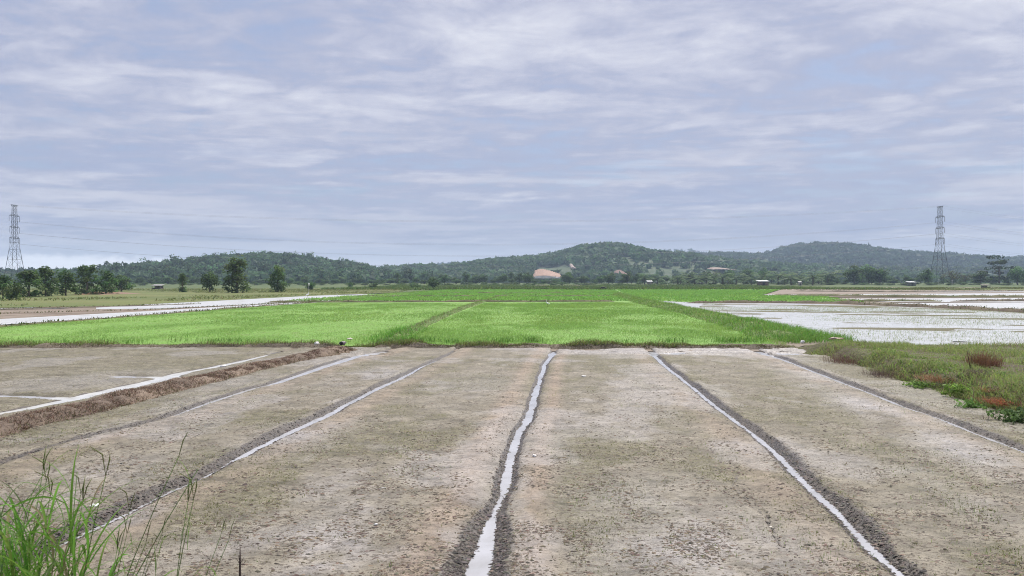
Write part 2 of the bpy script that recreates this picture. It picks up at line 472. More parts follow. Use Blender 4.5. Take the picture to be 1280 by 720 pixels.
def mud(x, y):
    """height and the four masks (wet, tan, olive, pale) of the near mud, vectorised"""
    u = x - SH * y
    z = 0.022 + (fbm(x * 0.8, y * 0.8, 1, 3) - 0.5) * 0.03 + (fbm(x * 4, y * 4, 5, 3) - 0.5) * 0.030 + (fbm(x * 14, y * 14, 9, 2) - 0.5) * 0.020
    wet = np.zeros_like(z); tan = np.zeros_like(z)
    big = fbm(x * 0.55, y * 0.38, 21, 4); big2 = fbm(x * 0.9 + 40, y * 0.5, 31, 4); med = fbm(x * 2.2, y * 1.6, 41, 4)
    jag = (fbm(x * 4.5, y * 2.4, 51, 3, 0.45) - 0.5) * 0.085
    for F in FUR + CHAN:
        cu = np.interp(y, F['y'], F['u']) + (vn(y * 1.1, F['u'][0] * 3, 61) - 0.5) * 0.05
        w = np.interp(y, F['y'], F['w'])
        s = u - cu; d = np.abs(s) + jag * (1.7 if F['name'] == 'channel' else 0.55)
        prof = -0.030 + (d - w) * 0.42
        k = np.clip(prof, -0.10, 0.04)
        hsel = d < w + 0.16
        z = np.where(hsel, np.minimum(z, k + (z - 0.02) * 0.4), z)
        dl, dr = F['dark']
        kd = np.interp(y, [6.3, 7.5, 9, 12], [1.5, 1.1, .65, .42]) if F['name'] == 'centre' else np.interp(y, [8, 13, 20, 26], [1, .85, .6, .5])
        kd = kd * (0.6 + 0.8 * vn(y * 1.3, y * 0 + dl * 50, 63))
        side_w = np.where(s < 0, dl, dr) * kd
        wet = np.maximum(wet, 1 - sm(d, w + side_w * 0.25, w + side_w * 1.30 + 0.05))
        if F['side']:
            r = s * F['side']
            z = z + 0.030 * np.exp(-((r - (np.maximum(w, 0) + 0.19)) / 0.11) ** 2) * (0.1 + 1.6 * med)
            tan = np.maximum(tan, 0.65 * np.exp(-((r + np.maximum(w, 0) + 0.42) / 0.30) ** 2))
        else:
            tan = np.maximum(tan, 0.95 * np.exp(-((s + w + 0.42) / 0.26) ** 2) + 0.95 * np.exp(-((s - w - 0.34) / 0.18) ** 2)) if F['name'] == 'centre' else tan
    for pts, w in ARMS:
        d = np.full(z.shape, 9.0)
        for a, b in zip(pts[:-1], pts[1:]):
            ab = b - a; tt = np.clip(((x - a[0]) * ab[0] + (y - a[1]) * ab[1]) / (ab @ ab), 0, 1)
            d = np.minimum(d, np.hypot(x - a[0] - ab[0] * tt, (y - a[1] - ab[1] * tt)))
        z = np.where(d < w + 0.3, np.minimum(z, np.clip(-0.030 + (d + jag * 2.6 - w) * 0.30, -0.10, 0.03)), z)
        wet = np.maximum(wet, 0.5 * (1 - sm(d, w, w + 0.25)))
    # a narrow drying crack beside the tan strip left of the right-hand furrow
    cr = np.interp(y, FUR[1]['y'], FUR[1]['u']) - 0.85 + (fbm(y * 1.5, y * 0 + 3, 71, 3) - 0.5) * 0.3
    ck = np.exp(-((u - cr) / 0.03) ** 2) * sm(y, 6.6, 7.2) * (1 - sm(y, 11, 13)) * (vn(y * 4, 0 * y, 73) > 0.3)
    z = z - 0.03 * ck; wet = np.maximum(wet, 0.75 * ck)
    ck2 = np.exp(-((u + 0.35 + (vn(y * .8, 0 * y, 75) - .5) * .2) / 0.05) ** 2) * sm(y, 12, 14) * (1 - sm(y, 24, 26))
    wet = np.maximum(wet, 0.35 * ck2)
    pale = sm(big + (med - .5) * .35, 0.52, 0.66) * 0.5
    for a, b, rx, ry, k in ((380, 690, 1.1, 1.1, 1.0), (460, 640, .7, .8, .7), (880, 690, 1.2, 1.1, 1.0), (800, 630, .8, 1.2, .6), (470, 470, .9, 2.2, .9), (370, 545, .7, 1.5, .9), (1010, 468, .7, 3.0, .7), (1085, 510, .55, 2.2, 1.0), (1190, 560, .55, 2.0, 1.0),
                            (600, 485, .9, 2.5, .45), (790, 500, .8, 3, .3), (130, 600, .9, 1.2, .6), (250, 480, 2, 2.5, .7), (130, 475, 1.5, 2.0, .7), (1240, 640, .5, .8, .7)):
        gx, gy = G(a, b)
        pale = np.maximum(pale, k * np.exp(-(((x - SH * y) - (gx - SH * gy)) / rx) ** 2 - ((y - gy) / ry) ** 2) * sm(med + big2, 0.62, 1.1))
    olive = sm(big2 + (med - .5) * .5, 0.42, 0.62) * (1 - 0.8 * np.clip(pale, 0, 1))
    olive = np.maximum(olive, sm(u, 6.75, 7.05) * 0.95)
    olive = np.maximum(olive, np.exp(-((u - 4.6) / 0.9) ** 2) * sm(y, 6, 8) * (1 - sm(y, 18, 24)) * 0.8 * sm(med, .3, .6))
    olive = np.maximum(olive, 0.8 * (1 - sm(u, -9.0, -8.3)) * (u > -9.6))
    olive = np.maximum(olive, 0.55 * (u < -10))
    olive = olive * (1 - 0.8 * np.clip(tan, 0, 1))
    # the wet strip along the cross bund
    st = sm(y, 25.2, 26.6) * sm(u, -2.6, 0.5)
    pale = np.maximum(pale, st * 0.9); olive = olive * (1 - 0.85 * st)
    pudd = st * sm(fbm(x * 0.7, y * 3.2, 81, 4), 0.50, 0.60)
    pudd = np.maximum(pudd, np.exp(-((x + 4.8) / 1.3) ** 2 - ((y - 26.4) / 1.2) ** 2) * sm(fbm(x * 1.4, y * 3, 85, 4), 0.42, 0.52))
    z = z - pudd * 0.078
    wet = np.maximum(wet, st * 0.45 * sm(med, 0.5, 0.7))
    z = z + 0.02 * tan
    return z, np.clip(wet, 0, 1), np.clip(tan, 0, 1), np.clip(olive, 0, 1), np.clip(pale, 0, 1)

def build_mud():
    us = []
    u = -26.0
    cent = [F['u'].mean() for F in FUR + CHAN]
    spr = [(F['u'].min() - 0.35, F['u'].max() + 0.35) for F in FUR + CHAN]
    while u < UB + 1.0:
        us.append(u)
        near = any(a < u < b for a, b in spr)
        u += 0.022 if near and u > -8 else (0.045 if u > -9.5 else 0.075)
    us = np.array(us)
    ys = [Y0]
    while ys[-1] < Y1:
        ys.append(ys[-1] * 1.0052)
    ys = np.array(ys)
    U, Y = np.meshgrid(us, ys)
    X = U + SH * Y
    z, a, b, c, d = mud(X, Y)
    nx, ny = len(us), len(ys)
    i = np.arange(nx * ny).reshape(ny, nx)
    f = np.stack([i[:-1, :-1], i[:-1, 1:], i[1:, 1:], i[1:, :-1]], -1).reshape(-1, 4)
    me = mesh('paddy_mud', np.stack([X, Y, z], -1).reshape(-1, 3), f, M_MUD, np.stack([a, b, c, d], -1).reshape(-1, 4), True)
    link('paddy_mud', me, kind='structure')
build_mud()

def strip_sheet(name, ys, us_l, us_r, z, mat, n=1):
    """a level sheet between two lines that run with the furrows"""
    v = []; f = []
    for y, a, b in zip(ys, us_l, us_r):
        v += [(a + SH * y, y, z), (b + SH * y, y, z)]
    k = len(ys)
    f = [(2 * i, 2 * i + 1, 2 * i + 3, 2 * i + 2) for i in range(k - 1)]
    return link(name, mesh(name, v, np.array(f), mat), kind='structure')

for F in FUR + CHAN:
    yy = np.linspace(max(F['y'][0], Y0), min(F['y'][-1] + 0.4, 27.5), 40)
    uu = np.interp(yy, F['y'], F['u'])
    ww = 0.6 if F['name'] == 'channel' else 0.30
    strip_sheet('furrow_water', yy, uu - ww, uu + ww, -0.030, M_FLOOD if F['name'] == 'channel' else M_WATER)
for pts, w in ARMS:
    c = pts.mean(0); hx = (pts[:, 0].max() - pts[:, 0].min()) / 2 + 0.3
    x0, x1, yc = c[0] - hx, c[0] + hx, c[1]
    link('puddle_water', mesh('puddle_water', [(x0, yc - .6, -.0301), (x1, yc - .6, -.0301), (x1, yc + .6, -.0301), (x0, yc + .6, -.0301)], np.array([[0, 1, 2, 3]]), M_WATER), kind='structure').location.z = -0.003
yy = np.array([25.4, 27.8])
strip_sheet('puddle_water', yy, np.array([-7.0, -7.0]), np.array([7.6, 7.6]), -0.0325, M_WATER)

# ------------------------------------------------------------------ loose clods, crumbs and tiny seedlings on the mud
def scatter_mud(n, ylo, yhi, ulo=-11.0, uhi=8.0, power=1.7):
    t = RNG.uniform(0, 1, n)
    y = (ylo ** (1 - power) + t * (yhi ** (1 - power) - ylo ** (1 - power))) ** (1 / (1 - power))
    half = y * 0.72 + 0.5
    x = RNG.uniform(-1, 1, n) * half
    u = x - SH * y
    k = (u > ulo) & (u < uhi)
    return x[k], y[k]

def clods():
    x, y = scatter_mud(230000, 5.6, 24.0, -9.4, 7.9, 1.9)
    z, wet, tan, olive, pale = mud(x, y)
    cl = fbm(x * 3.0, y * 2.0, 91, 4)
    pr = sm(cl, 0.42, 0.66) * 0.75 + 0.10 + wet * 0.9 - tan * 0.12
    k = (RNG.uniform(0, 1, len(x)) < pr) & (z > -0.05)
    x, y, z, wet = x[k], y[k], z[k], wet[k]
    n = len(x)
    r = 0.005 + 0.015 * RNG.uniform(0, 1, n) ** 3.5 + 0.004 * wet
    o = np.array([[1, 0, 0], [-.5, .87, 0], [-.5, -.87, 0], [.1, .05, .75], [.5, .87, -.1]])
    a = RNG.uniform(0, 6.28, n); ca, sa = np.cos(a)[:, None], np.sin(a)[:, None]
    j = RNG.uniform(0.6, 1.35, (n, 5, 1))
    v = o[None] * j
    v = np.stack([v[..., 0] * ca - v[..., 1] * sa, v[..., 0] * sa + v[..., 1] * ca, v[..., 2]], -1)
    v = v * r[:, None, None] * np.stack([RNG.uniform(.9, 2.3, n), np.ones(n), RNG.uniform(.3, .9, n)], 1)[:, None, :] + np.stack([x, y, z], 1)[:, None, :]
    b = (np.arange(n) * 5)[:, None]
    f = np.concatenate([b + np.array([[q]]).reshape(1, 3) for q in ([0, 4, 3], [4, 1, 3], [1, 2, 3], [2, 0, 3])], 0)
    c = palette([(.095, .074, .055), (.145, .115, .085), (.062, .052, .042), (.19, .155, .115)], [4, 3, 2, 2], n)
    c = np.where((wet > 0.4)[:, None], palette([(.035, .03, .027), (.085, .072, .062), (.15, .13, .112)], [3, 3, 2], n), c)
    me = mesh('soil_clods', v.reshape(-1, 3), f, M_CLOD, np.repeat(c, 5, 0))
    link('soil_clods', me, kind='stuff', label='small dark clods and crumbs of soil strewn over the mud', category='soil clods')
clods()

def seedlings():
    x, y = scatter_mud(90000, 5.8, 27.0, -22, 7.9, 1.7)
    z, wet, tan, olive, pale = mud(x, y)
    cl = fbm(x * 2.4, y * 1.7, 95, 4)
    pr = olive * sm(cl, 0.38, 0.62) * 0.8 + 0.02
    k = (RNG.uniform(0, 1, len(x)) < pr) & (z > -0.04) & (wet < 0.6)
    x, y, z = x[k], y[k], z[k]
    n = len(x)
    P = []
    cols = palette([(.17, .19, .05), (.21, .20, .08), (.13, .19, .045), (.10, .09, .045)], [4, 3, 2.5, 1.5], n)
    for q in range(2):
        p = np.stack([x + RNG.normal(0, .012, n), y + RNG.normal(0, .012, n), z - 0.004], 1)
        P.append(blades(p, RNG.uniform(.010, .036, n), RNG.uniform(.003, .008, n), RNG.uniform(.2, 1.6, n), RNG.uniform(0, 6.28, n), cols))
    # a few patches of greener shoots
    for a, b, rr, m in ((505, 590, .5, 60), (490, 565, .35, 40), (722, 633, .18, 40), (765, 615, .35, 25), (935, 655, .35, 50), (1015, 690, .3, 40), (890, 565, .35, 40), (790, 510, .5, 60), (1060, 690, .4, 50), (1120, 570, .6, 120), (1190, 590, .6, 150),
                        (1070, 560, .5, 80), (1210, 640, .5, 120), (1245, 700, .5, 120), (1150, 520, .6, 60), (700, 500, .8, 60), (560, 470, 1., 60), (430, 440, 1., 60), (920, 700, .2, 16), (490, 712, .06, 5), (920, 697, .05, 6), (75, 540, .9, 120), (240, 505, 1.2, 120), (1170, 490, 1, 150), (30, 560, .6, 60)):
        gx, gy = G(a, b)
        px_ = gx + RNG.normal(0, rr * .5, m); py_ = gy + RNG.normal(0, rr * .8, m)
        zz_ = mud(px_, py_)[0]
        P.append(blades(np.stack([px_, py_, zz_ - .004], 1), RNG.uniform(.02, .065, m), RNG.uniform(.0025, .005, m), RNG.uniform(.1, .8, m), RNG.uniform(0, 6.28, m), vary((.16, .26, .045), m)))
    v, f, c = join(P)
    link('weed_seedlings', mesh('weed_seedlings', v, f, M_PLANT, c), kind='stuff', label='sparse tiny olive seedlings on the mud', category='seedlings')
seedlings()


# ------------------------------------------------------------------ bunds
def ribbon_bund(name, pts, half, h, col, mat=None, z0=-0.04, n_across=13, step=0.25, rough=0.06, seed=3, noise_s=2.2):
    """an earth bund: a rounded, lumpy ridge along a ground line"""
    pts = np.array(pts, float)
    seg = np.hypot(*(pts[1:] - pts[:-1]).T); s = np.concatenate([[0], np.cumsum(seg)])
    n = max(8, int(s[-1] / step))
    t = np.linspace(0, s[-1], n)
    cx_, cy_ = np.interp(t, s, pts[:, 0]), np.interp(t, s, pts[:, 1])
    dx, dy = np.gradient(cx_), np.gradient(cy_); L = np.hypot(dx, dy)
    nx_, ny_ = -dy / L, dx / L
    q = np.linspace(-1, 1, n_across)
    hw = half * (0.85 + 0.35 * vn(t * 0.7, t * 0 + seed, seed))
    X = cx_[:, None] + nx_[:, None] * hw[:, None] * q
    Y = cy_[:, None] + ny_[:, None] * hw[:, None] * q
    prof = (1 - np.abs(q) ** 2.4)
    hh = h * (0.45 + 1.1 * fbm(t * 0.9, t * 0 + 5, seed + 3, 4))
    hh = hh * sm(t, 0, 2.2 * half) * sm(s[-1] - t, 0, 2.2 * half)
    Z = z0 + prof[None] * hh[:, None] + (fbm(X * noise_s, Y * noise_s, seed + 7, 4) - 0.5) * rough * 2 * (0.25 + prof[None])
    i = np.arange(n * n_across).reshape(n, n_across)
    f = np.stack([i[:-1, :-1], i[:-1, 1:], i[1:, 1:], i[1:, :-1]], -1).reshape(-1, 4)
    v = np.stack([X, Y, Z], -1).reshape(-1, 3)
    c1, c2 = np.array(col[0]), np.array(col[1])
    k = sm(fbm(X * 1.3, Y * 1.3, seed + 11, 4), .35, .65).reshape(-1, 1)
    o = link(name, mesh(name, v, f, mat or M_SOIL, c1 * (1 - k) + c2 * k, True), kind='structure')
    return dict(x=cx_, y=cy_, nx=nx_, ny=ny_, hw=hw, h=hh, z0=z0, L=s[-1], o=o)

def on_bund(B, n, spread=0.8, qr=None):
    i = RNG.uniform(0, len(B['x']) - 1.001, n); k = i.astype(int); fr = i - k
    x = B['x'][k] * (1 - fr) + B['x'][k + 1] * fr; y = B['y'][k] * (1 - fr) + B['y'][k + 1] * fr
    q = RNG.uniform(-spread, spread, n) if qr is None else RNG.uniform(qr[0], qr[1], n)
    hw = B['hw'][k]
    return np.stack([x + B['nx'][k] * hw * q, y + B['ny'][k] * hw * q, B['z0'] + B['h'][k] * (1 - np.abs(np.clip(q, -1, 1)) ** 2.4) - 0.02], 1)

BROWN = ((.140, .104, .078), (.225, .170, .125))
DARK = ((.095, .078, .056), (.155, .125, .090))
OLIVE = ((.10, .11, .045), (.16, .145, .075))
GRASSY = ((.11, .17, .045), (.15, .20, .06))

# reddish-brown bund between the two mud plots
left_line = [G(-140, 576), G(-40, 550), G(0, 538), G(80, 520.5), G(160, 499), G(240, 480.5), G(320, 460.5), G(380, 448), G(425, 439), G(445, 436)]
B_left = ribbon_bund('earth_bund', left_line, 0.54, 0.17, BROWN, step=0.10, n_across=21, rough=0.075, seed=5, noise_s=4.0)
# cross bund between the mud and the young rice
cross_l = [G(-260, 436), G(0, 434.6), G(150, 434), G(300, 433.6), G(440, 433.8)]
cross_r = [G(440, 433.8), G(560, 434.4), G(700, 434.4), G(900, 434.6), G(1000, 434)]
B_cl = ribbon_bund('earth_bund', cross_l, 0.55, 0.16, DARK, step=0.15, seed=13, noise_s=3)
B_cr = ribbon_bund('earth_bund', cross_r, 0.60, 0.17, DARK, step=0.15, seed=17, noise_s=3)

P = []
p = on_bund(B_left, 26000, 0.95); n = len(p)
P.append(blades(p, RNG.uniform(.03, .10, n), RNG.uniform(.006, .014, n), RNG.uniform(.4, 2.2, n), RNG.uniform(0, 6.28, n), palette([(.235, .165, .115), (.185, .13, .092), (.30, .23, .165), (.165, .15, .085)], [4, 3, 2.5, 1.5], n)))
p = on_bund(B_left, 1400, qr=(-1.15, -.7)); n = len(p)
P.append(blades(p, RNG.uniform(.04, .13, n), .008, RNG.uniform(.2, 1.2, n), RNG.uniform(0, 6.28, n), palette([(.13, .16, .045), (.2, .16, .08)], [2, 1], n)))
v, f, c = join(P)
link('dry_stubble', mesh('dry_stubble', v, f, M_DRY, c), kind='stuff', label='short reddish dry grass matted over the earth bund', category='dry grass')

P = []
for B, m in ((B_cl, 7500), (B_cr, 14000)):
    p = on_bund(B, m, qr=(-.55, 1.0)); n = len(p)
    g = .5 + 1.3 * sm(fbm(p[:, 0] * .7, p[:, 1] * .7, 19, 3), .35, .7)
    P.append(blades(p, RNG.uniform(.04, .17, n) * g, RNG.uniform(.008, .018, n), RNG.uniform(.2, 1.2, n), RNG.uniform(0, 6.28, n), palette([(.18, .235, .065), (.25, .24, .10), (.15, .115, .07), (.15, .24, .055)], [3, 2, 2, 2], n)))
    p = on_bund(B, m // 2, qr=(-.95, -.1)); n = len(p)
    P.append(blades(p, RNG.uniform(.03, .08, n), RNG.uniform(.008, .018, n), RNG.uniform(.3, 1.6, n), RNG.uniform(0, 6.28, n), palette([(.085, .065, .045), (.13, .105, .06), (.11, .12, .045)], [3, 2, 1], n)))
v, f, c = join(P)
link('bund_grass', mesh('bund_grass', v, f, M_PLANT, c), kind='stuff', label='thin weedy grass along the cross bund', category='grass')

# ------------------------------------------------------------------ the weedy bund on the right
def weedy_bank():
    us = np.linspace(UB - 0.25, 24, 150) ; us = UB - 0.25 + (us - us[0]) ** 1.5 / (us[-1] - us[0]) ** 0.5
    ys = np.arange(7.5, 28.9, 0.16)
    U, Y = np.meshgrid(us, ys)
    edge = UB + (fbm(Y * 0.5, Y * 0 + 2, 201, 3) - 0.5) * 0.7
    X = U + SH * Y
    Z = wb_h(X, Y)
    i = np.arange(U.size).reshape(U.shape)
    f = np.stack([i[:-1, :-1], i[:-1, 1:], i[1:, 1:], i[1:, :-1]], -1).reshape(-1, 4)
    k = sm(fbm(X * 0.9, Y * 0.9, 211, 4), .35, .65).reshape(-1, 1)
    c = np.array((.085, .062, .042)) * (1 - k) + np.array((.10, .095, .045)) * k
    link('weedy_bank', mesh('weedy_bank', np.stack([X, Y, Z], -1).reshape(-1, 3), f, M_SOIL, c, True), kind='structure')

def wb_h(x, y):
    u = x - SH * y
    e = UB + (fbm(y * 0.5, y * 0 + 2, 201, 3) - 0.5) * 0.7
    top = 0.42 * sm(u - e, -0.05, 0.75) - 0.10 * sm(u - e, 1.2, 4)
    top = top * (1 - 0.65 * sm(y, 26.6, 28.6))
    return -0.06 + top + (fbm(x * 2.3, y * 2.3, 205, 4) - 0.5) * 0.10 * sm(u - e, 0, .4)
weedy_bank()

def weeds():
    P = []
    n = 90000
    y = RNG.uniform(9.5, 28.4, n); u = UB + 0.05 + RNG.uniform(0, 1, n) ** 1.6 * 14
    x = u + SH * y
    k = x < y * 0.72 + 1
    x, y = x[k], y[k]; n = len(x); u = x - SH * y
    z = wb_h(x, y)
    zone = fbm(x * 0.55, y * 0.4, 221, 4)
    edge = 1 - sm(u - UB, 0.3, 1.4)
    green = palette([(.29, .42, .12), (.25, .385, .105), (.34, .415, .15), (.38, .35, .18)], [4, 3, 2.5, 1.6], n)
    dry = palette([(.25, .175, .135), (.21, .14, .12), (.29, .22, .155), (.16, .18, .07)], [3, 2, 2, 1], n)
    pd = np.clip(edge * 0.30 + sm(zone, .56, .70) * 0.4 - 0.08, 0, .9)
    c = np.where((RNG.uniform(0, 1, n) < pd)[:, None], dry, green)
    h = (.07 + .20 * sm(fbm(x * 1.1, y * 1.1, 225, 3), .35, .7)) * RNG.uniform(.5, 1.2, n) * (1 - 0.45 * sm(y, 25.5, 28))
    P.append(blades(np.stack([x, y, z - .02], 1), h, RNG.uniform(.006, .014, n), RNG.uniform(.15, 1.3, n), RNG.uniform(0, 6.28, n), c))
    # low broad leaves near the foot
    m = 2600
    y = RNG.uniform(10, 24, m); u = UB + RNG.uniform(.0, 1.6, m); x = u + SH * y
    k = fbm(x * 1.3, y * .8, 231, 3) > 0.5
    x, y = x[k], y[k]; m = len(x); z = wb_h(x, y)
    P.append(blades(np.stack([x, y, z], 1), RNG.uniform(.05, .16, m), RNG.uniform(.03, .06, m), RNG.uniform(.8, 1.8, m), RNG.uniform(0, 6.28, m), palette([(.22, .34, .085), (.18, .28, .09), (.27, .34, .11)], [3, 2, 1], m)))
    v, f, c = join(P)
    link('bank_weeds', mesh('bank_weeds', v, f, M_PLANT, c), kind='stuff', label='mixed green and dry weeds covering the low bank', category='weeds')
weeds()



# ------------------------------------------------------------------ the valley floor and the plots beyond the cross bund
def in_poly(x, y, pts):
    k = np.zeros(len(x), bool); n = len(pts)
    for i in range(n):
        (x1, y1), (x2, y2) = pts[i], pts[(i + 1) % n]
        if y1 == y2: continue
        c = ((y1 > y) != (y2 > y)) & (x < (x2 - x1) * (y - y1) / (y2 - y1) + x1)
        k ^= c
    return k

def base_h(x, y):
    return -0.32 + 1.5 * sm(y, 330, 480)

def base_floor():
    xs = np.unique(np.concatenate([np.linspace(-4000, -700, 12), np.linspace(-700, 900, 90), np.linspace(900, 4000, 12)]))
    ys = np.unique(np.concatenate([np.linspace(-250, 26, 8), np.linspace(26, 600, 90), np.linspace(600, 4100, 20)]))
    X, Y = np.meshgrid(xs, ys)
    Z = base_h(X, Y)
    i = np.arange(X.size).reshape(X.shape)
    f = np.stack([i[:-1, :-1], i[:-1, 1:], i[1:, 1:], i[1:, :-1]], -1).reshape(-1, 4)
    link('ground', mesh('ground', np.stack([X, Y, Z], -1).reshape(-1, 3), f, M_BASE, None, True), kind='structure')
base_floor()

def poly_sheet(name, pts_px, z, mat, ground=False):
    """a level field laid out by its corners (picture positions on the ground)"""
    g = [G(a, b, z) for a, b in pts_px] if not ground else pts_px
    me = bpy.data.meshes.new(name)
    me.from_pydata([(a, b, z) for a, b in g], [], [list(range(len(g)))])
    me.materials.append(mat); me.update()
    if me.polygons[0].normal.z < 0:
        me.flip_normals()
    return link(name, me, kind='structure')

# young rice: ground sheets
poly_sheet('rice_plot', [(-420, 433), (975, 432.5), (935, 412), (790, 374), (765, 362.5), (560, 362.5), (440, 374.2), (320, 382.5), (0, 408.5), (-300, 433)], 0.02, M_RICE_G)
poly_sheet('rice_plot', [(765, 361.6), (790, 374), (872, 378.3), (1062, 378.8), (1080, 378), (1030, 371), (950, 369.6), (975, 361.6)], 0.026, M_RICE_G)
poly_sheet('field_soil', [(-60, 27.4), (60, 27.4), (110, 120), (-110, 120)], -0.015, M_FARMUD, True)
# flooded plots on the right, near to far
poly_sheet('flooded_plot', [(862, 376.5), (1045, 380.5), (1190, 385.5), (1420, 393), (1420, 432), (1100, 431), (960, 413), (800, 376.6)], 0.010, M_FLOOD)
poly_sheet('flooded_plot', [(1100, 379), (1420, 377.2), (1420, 390), (1260, 388)], 0.034, M_FLOODFAR)
poly_sheet('flooded_plot', [(1025, 373.5), (1420, 371.8), (1420, 377.0), (1120, 377.6)], 0.040, M_FLOODFAR)
poly_sheet('flooded_plot', [(955, 368.2), (1420, 365.6), (1420, 370.0), (960, 369.6)], 0.046, M_FLOODFAR)
poly_sheet('flooded_plot', [(1140, 364.8), (1420, 363.2), (1420, 364.6), (1180, 365.3)], 0.052, M_FLOODFAR)
poly_sheet('muddy_plot', [(978, 361.5), (1060, 359.2), (1500, 359.2), (1500, 370), (1034, 370.8), (952, 369.5)], 0.022, M_FARMUD)
poly_sheet('grass_field', [(1060, 359.6), (1500, 359.6), (1500, 363.0), (1075, 362.2)], 0.060, M_FARGRASS)
poly_sheet('puddle_water', [(833, 369.3), (878, 368.7), (882, 369.6), (836, 370.1)], 0.045, M_WATER)
poly_sheet('puddle_water', [(905, 369.4), (918, 369.1), (920, 369.6), (906, 369.9)], 0.045, M_WATER)
poly_sheet('puddle_water', [(776, 371.5), (780, 371.6), (792, 375.3), (784, 375.5)], 0.055, M_WATER)
# flooded plots on the left
poly_sheet('muddy_plot', [(-420, 433), (-300, 433), (0, 408.5), (320, 382.5), (440, 374.2), (560, 366), (500, 366), (380, 371.5), (140, 384), (-140, 393), (-420, 405)], 0.014, M_FARMUD)
poly_sheet('flooded_plot', [(-420, 428), (-300, 424), (0, 406.0), (160, 395.4), (300, 384.6), (350, 381.6), (440, 375.0), (520, 369.2), (505, 367.6), (430, 373.4), (340, 380.0), (300, 382.0), (190, 388.6), (0, 398.8), (-300, 414)], 0.024, M_FLOODFAR)
poly_sheet('flooded_plot', [(120, 386.5), (200, 385.6), (300, 381.2), (340, 379.2), (430, 372.8), (500, 367.6), (470, 367.2), (380, 370.0), (300, 373.4), (200, 379.5), (120, 384.5)], 0.030, M_FLOODFAR)
poly_sheet('flooded_plot', [(-300, 392.5), (0, 387.0), (90, 384.9), (40, 384.4), (-300, 391)], 0.030, M_FLOODFAR)
poly_sheet('grass_field', [(-520, 392), (0, 384.6), (140, 382.6), (250, 377.0), (380, 370.2), (500, 365.2), (500, 360.5), (-520, 360.5)], 0.036, M_FARGRASS)

# bunds between the far plots
green_line = [G(985, 427), G(960, 417), G(935, 409.5), G(900, 400), G(870, 392.5), G(840, 386), G(810, 379.5), G(785, 373), G(772, 368)]
B_green = ribbon_bund('earth_bund', green_line, 1.3, 0.32, GRASSY, step=0.4, seed=23)
B_mid = ribbon_bund('earth_bund', [G(478, 430), G(500, 420), G(527, 408), G(553, 396), G(578, 386), G(602, 378), G(622, 372), G(640, 367)], 0.5, 0.15, GRASSY, step=0.4, seed=29)
far_bunds = [
    ([G(330, 378.4), G(450, 378.2), G(600, 377.6), G(770, 377.2)], .45, .26, OLIVE),
    ([G(440, 371.4), G(560, 371.3), G(650, 371), G(775, 370.6)], .5, .26, OLIVE),
    ([G(540, 366.5), G(640, 366.8), G(765, 366.2)], .5, .26, OLIVE),
    ([G(855, 379.0), G(950, 378.8), G(1050, 379.2), G(1110, 382), G(1180, 385), G(1280, 390.6), G(1420, 398)], .85, .30, ((.085, .062, .042), (.12, .095, .055))),
    ([G(1030, 376.2), G(1100, 376.8), G(1182, 377.4)], .7, .28, OLIVE),
    ([G(1186, 377.4), G(1280, 376.6), G(1420, 375.4)], .7, .30, DARK),
    ([G(958, 369.6), G(1060, 370.4), G(1180, 371.2), G(1420, 371.6)], .95, .36, OLIVE),
    ([G(990, 364.2), G(1100, 365.2), G(1250, 364.6), G(1420, 363.4)], .9, .30, DARK),
    ([G(-200, 397), G(0, 392.5), G(100, 389.6), G(180, 388), G(260, 384.0), G(330, 380.4), G(395, 376.0), G(440, 373)], .45, .08, ((.12, .088, .066), (.17, .125, .095))),
    ([G(-200, 390), G(0, 387.4), G(95, 384.6), G(160, 383.2), G(250, 380.2)], .5, .14, DARK),
    ([G(-300, 426), G(0, 408.4), G(160, 396.6), G(300, 384.9), G(380, 379.2), G(440, 375.2), G(540, 367.6)], .45, .11, OLIVE),
]
FB = [ribbon_bund('earth_bund', a, b, c, d, step=0.8, seed=40 + 3 * k, n_across=9) for k, (a, b, c, d) in enumerate(far_bunds)]

